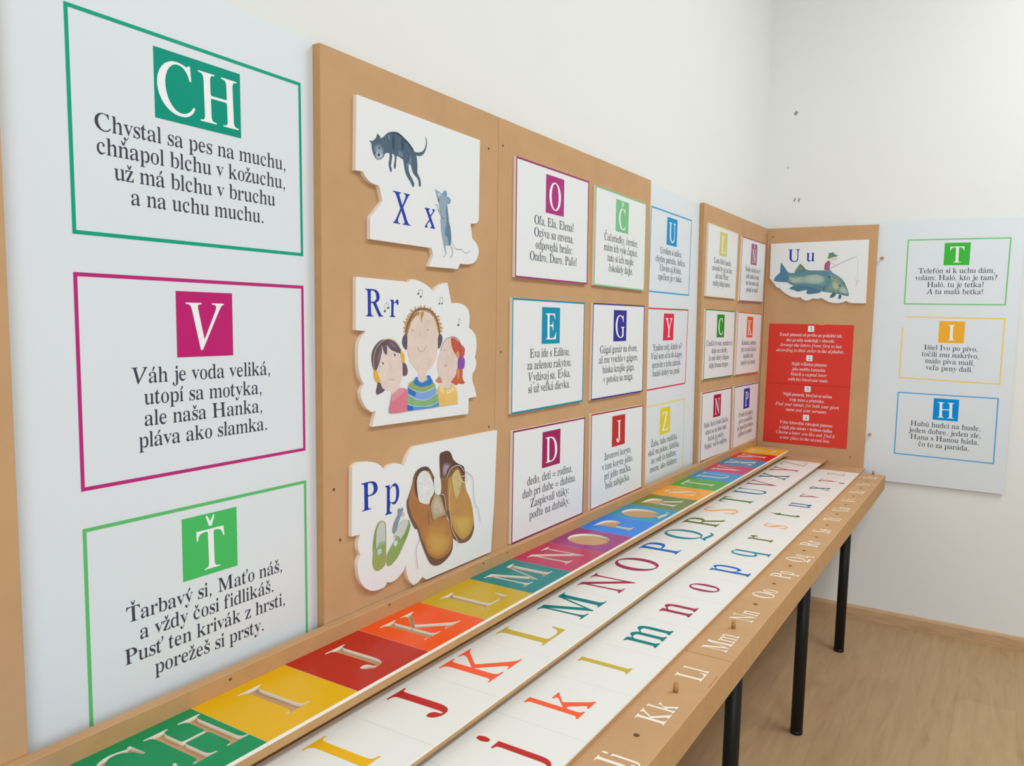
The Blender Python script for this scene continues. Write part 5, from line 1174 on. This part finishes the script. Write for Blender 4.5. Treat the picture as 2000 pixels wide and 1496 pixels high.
AL = ['A', 'B', 'C', 'D', 'E', 'F', 'G', 'H', 'CH', 'I', 'J', 'K', 'L', 'M', 'N', 'O', 'P', 'Q', 'R', 'S', 'T', 'U', 'V', 'X', 'Y', 'Z']
xc_of = lambda i: XZ - PIT * (25 - i)            # centre of tile i in the racks
px_of = lambda i: XD - PIT * (25 - i) - PIT / 2   # centre of the painted pair i on the front strip
far_i = [i for i in range(26) if px_of(i) > SEAMB]
near_i = [i for i in range(7, 26) if px_of(i) < SEAMB]
low = lambda s: s[0] + s[1:].lower() + s.lower() if s == 'CH' else s + s.lower()
pegs = {11: 'wooden dowel peg standing in the front strip between Kk and Ll', 13: 'wooden dowel peg standing in the front strip between Mm and Nn', 25: 'wooden dowel peg standing at the far end of the front strip after Zz'}
t_far, rail_f = table('long far display table with three letter racks ending at the right wall', SEAM, -0.02, SEAMB + 0.0006, (-0.10, -0.0195, -0.0195, -0.088), (-0.435, -1.2187, -2.002),
              [(low(AL[i]), px_of(i)) for i in far_i], [px_of(i) + PIT / 2 for i in far_i if i not in pegs])
t_near, rail_n = table('near display table with three letter racks at the bottom left', -4.9, SEAM - 0.0008, -4.9, (SEAM - 0.0008, SEAM - 0.0008, SEAM - 0.0008, SEAMB - 0.0006), (-2.785, -3.57, -4.35),
               [(low(AL[i]), px_of(i)) for i in near_i], [px_of(i) + PIT / 2 for i in near_i if i not in pegs and i != 12])
for i, lb in pegs.items():
    x = px_of(i) + PIT / 2
    mb = MB()
    mb.cyl((x, -0.5572), 0.0046, TB + 0.0003, TB + 0.016, DOWEL, 16)
    mb.cyl((x, -0.5572), 0.0046, TB + 0.016, TB + 0.0172, DOWEL, 16, 0.0036)
    tag(mb.build('dowel_peg', loc=(x, -0.5572, TB + 0.0003)), lb, 'peg', 'dowel pegs in the front strip')
mb = MB()
strip(mb, [(-2.443, -0.6005), (-2.500, -0.6010)], 0.0016, on_top(TB), 0.0004, ink((206, 74, 54)))
mb.build('red_pencil_mark', [c for c in t_near.children if c.name.startswith('front_strip')][0])
for par, pts in ((rail_n, ((-3.085, 0.800), (-2.72, 0.805), (-2.40, 0.803))), (rail_f, ((-2.30, 0.803), (-1.2, 0.803)))):
    for x, z in pts:
        mb = MB()
        prism(mb, ell(x, z, 0.003, 0.002, 10), on_back(Y1B + 0.0004), 0.0001, 0.0004, HOLE, HOLE)
        mb.build('screw_hole', par)

# ---------------------------------------------------------------- the letter tiles
C1 = {'H': (10, 132, 214), 'CH': (0, 140, 84), 'I': (228, 174, 8), 'J': (186, 36, 22), 'K': (240, 84, 22), 'L': (200, 166, 36), 'M': (0, 128, 128), 'N': (188, 46, 88),
      'O': (156, 52, 122), 'P': (0, 124, 224), 'Q': (0, 144, 184), 'R': (106, 126, 58), 'S': (240, 158, 40), 'T': (66, 160, 48), 'U': (0, 140, 194),
      'V': (190, 56, 102), 'X': (0, 126, 170), 'Y': (214, 34, 34), 'Z': (238, 178, 22)}
C2 = {'CH': (0, 140, 84), 'I': (234, 178, 28), 'J': (190, 48, 44), 'K': (248, 96, 58), 'L': (202, 174, 62), 'M': (0, 122, 122), 'N': (162, 46, 76), 'O': (158, 46, 82), 'P': (0, 100, 182),
      'Q': (10, 132, 158), 'R': (104, 112, 46), 'S': (232, 172, 112), 'T': (52, 114, 60), 'U': (10, 104, 146), 'V': (160, 48, 78), 'X': (22, 80, 102),
      'Y': (176, 30, 48), 'Z': (200, 176, 140), 'H': (10, 132, 214)}
CN = {'H': 'bright blue', 'CH': 'emerald green', 'I': 'yellow', 'J': 'dark red', 'K': 'orange', 'L': 'mustard', 'M': 'dark teal', 'N': 'crimson pink', 'O': 'magenta',
      'P': 'bright blue', 'Q': 'turquoise blue', 'R': 'olive green', 'S': 'light orange', 'T': 'leaf green', 'U': 'sky blue', 'V': 'raspberry pink', 'X': 'petrol blue',
      'Y': 'red', 'Z': 'golden yellow'}
CL = {'CH': 'green', 'I': 'yellow', 'J': 'red', 'K': 'orange', 'L': 'mustard', 'M': 'teal', 'N': 'crimson', 'O': 'purple red', 'P': 'blue', 'Q': 'turquoise', 'R': 'olive',
      'S': 'peach', 'T': 'dark green', 'U': 'steel blue', 'V': 'wine red', 'X': 'dark petrol', 'Y': 'red', 'Z': 'beige', 'H': 'blue'}
EMR = 0.1015 / 0.655
GAP = 0.0003


def outer(k):
    cs = GL[k][1]
    def ar(c):
        return sum(a[0] * b[1] - b[0] * a[1] for a, b in zip(cs_, cs_[1:] + cs_[:1]))
    res = []
    for c in cs:
        if not any(d is not c and winding([d], *c[0]) != 0 for d in cs):
            res.append(c)
    return res


for i, L in enumerate(AL):
    if L not in C1:
        continue
    xc = xc_of(i)
    a, b = xc - PIT / 2 + GAP, xc + PIT / 2 - GAP
    # back row: coloured tile with the letter cut right through
    cs = []
    sx = 0.80 if L == 'CH' else 1.0
    u = xc - text_width(L, EMR, sx) / 2
    for ch in L:
        for c in outer(ch):
            cs.append([(u + x * EMR / 1000 * sx, -0.1672 + y * EMR / 1000) for x, y in c])
        u += GL[ch][0] * EMR / 1000 * sx
    R = [(a, Y1F), (b, Y1F), (b, Y1B), (a, Y1B)]
    V, T = fill([R] + cs, lambda x, y: all(winding([c], x, y) == 0 for c in cs) and a < x < b)
    top, side = gloss(C1[L]), TILEE
    mb = MB()
    mb.tris([(x, y, T1) for x, y in V], T, top)
    mb.tris([(x, y, T1 - TH1 + LIFT) for x, y in V], [t[::-1] for t in T], side)
    for c in [R] + cs:
        for p, q in zip(c, c[1:] + c[:1]):
            mb.face([(*p, T1 - TH1 + LIFT), (*q, T1 - TH1 + LIFT), (*q, T1), (*p, T1)], side)
    o = mb.build('cutout_letter_tile', loc=(xc, (Y1F + Y1B) / 2, T1 - TH1))
    tag(o, '%s tile with the letter %s cut out of it, in the back rack' % (CN[L], L), 'letter tile', 'coloured cut-out tiles in the back rack')
    # middle row: white tile with a printed capital
    if i >= AL.index('CH'):
        root = tag(empty('capital_letter_tile', (xc, -0.26, T2 - TH)), 'white tile with a printed %s capital %s, in the middle rack' % (CL[L], L), 'letter tile', 'white capital tiles in the middle rack')
        mb = MB()
        mb.box((a, Y2F, T2 - TH + LIFT), (b, -0.178, T2), TILEE, top=TILEW)
        mb.build('tile_plate', root)
        mb = MB()
        put_text(mb, L, xc, -0.3055, EMR, on_top(T2), 0.0003, ink(C2[L]), sx=sx)
        mb.build('printed_letter', root)
    # front row: white tile with a printed small letter
    if i >= AL.index('I'):
        root = tag(empty('small_letter_tile', (xc, -0.42, T3 - TH)), 'white tile with a printed %s small letter %s, in the front rack' % (CL[L], L.lower()), 'letter tile', 'white small-letter tiles in the front rack')
        mb = MB()
        mb.box((a, Y3F, T3 - TH + LIFT), (b, -0.326, T3), TILEE, top=TILEW)
        mb.build('tile_plate', root)
        mb = MB()
        k = L.lower()
        put_text(mb, k, xc, -0.4665, EMR, on_top(T3), 0.0003, ink(C2[L]))
        mb.build('printed_letter', root)
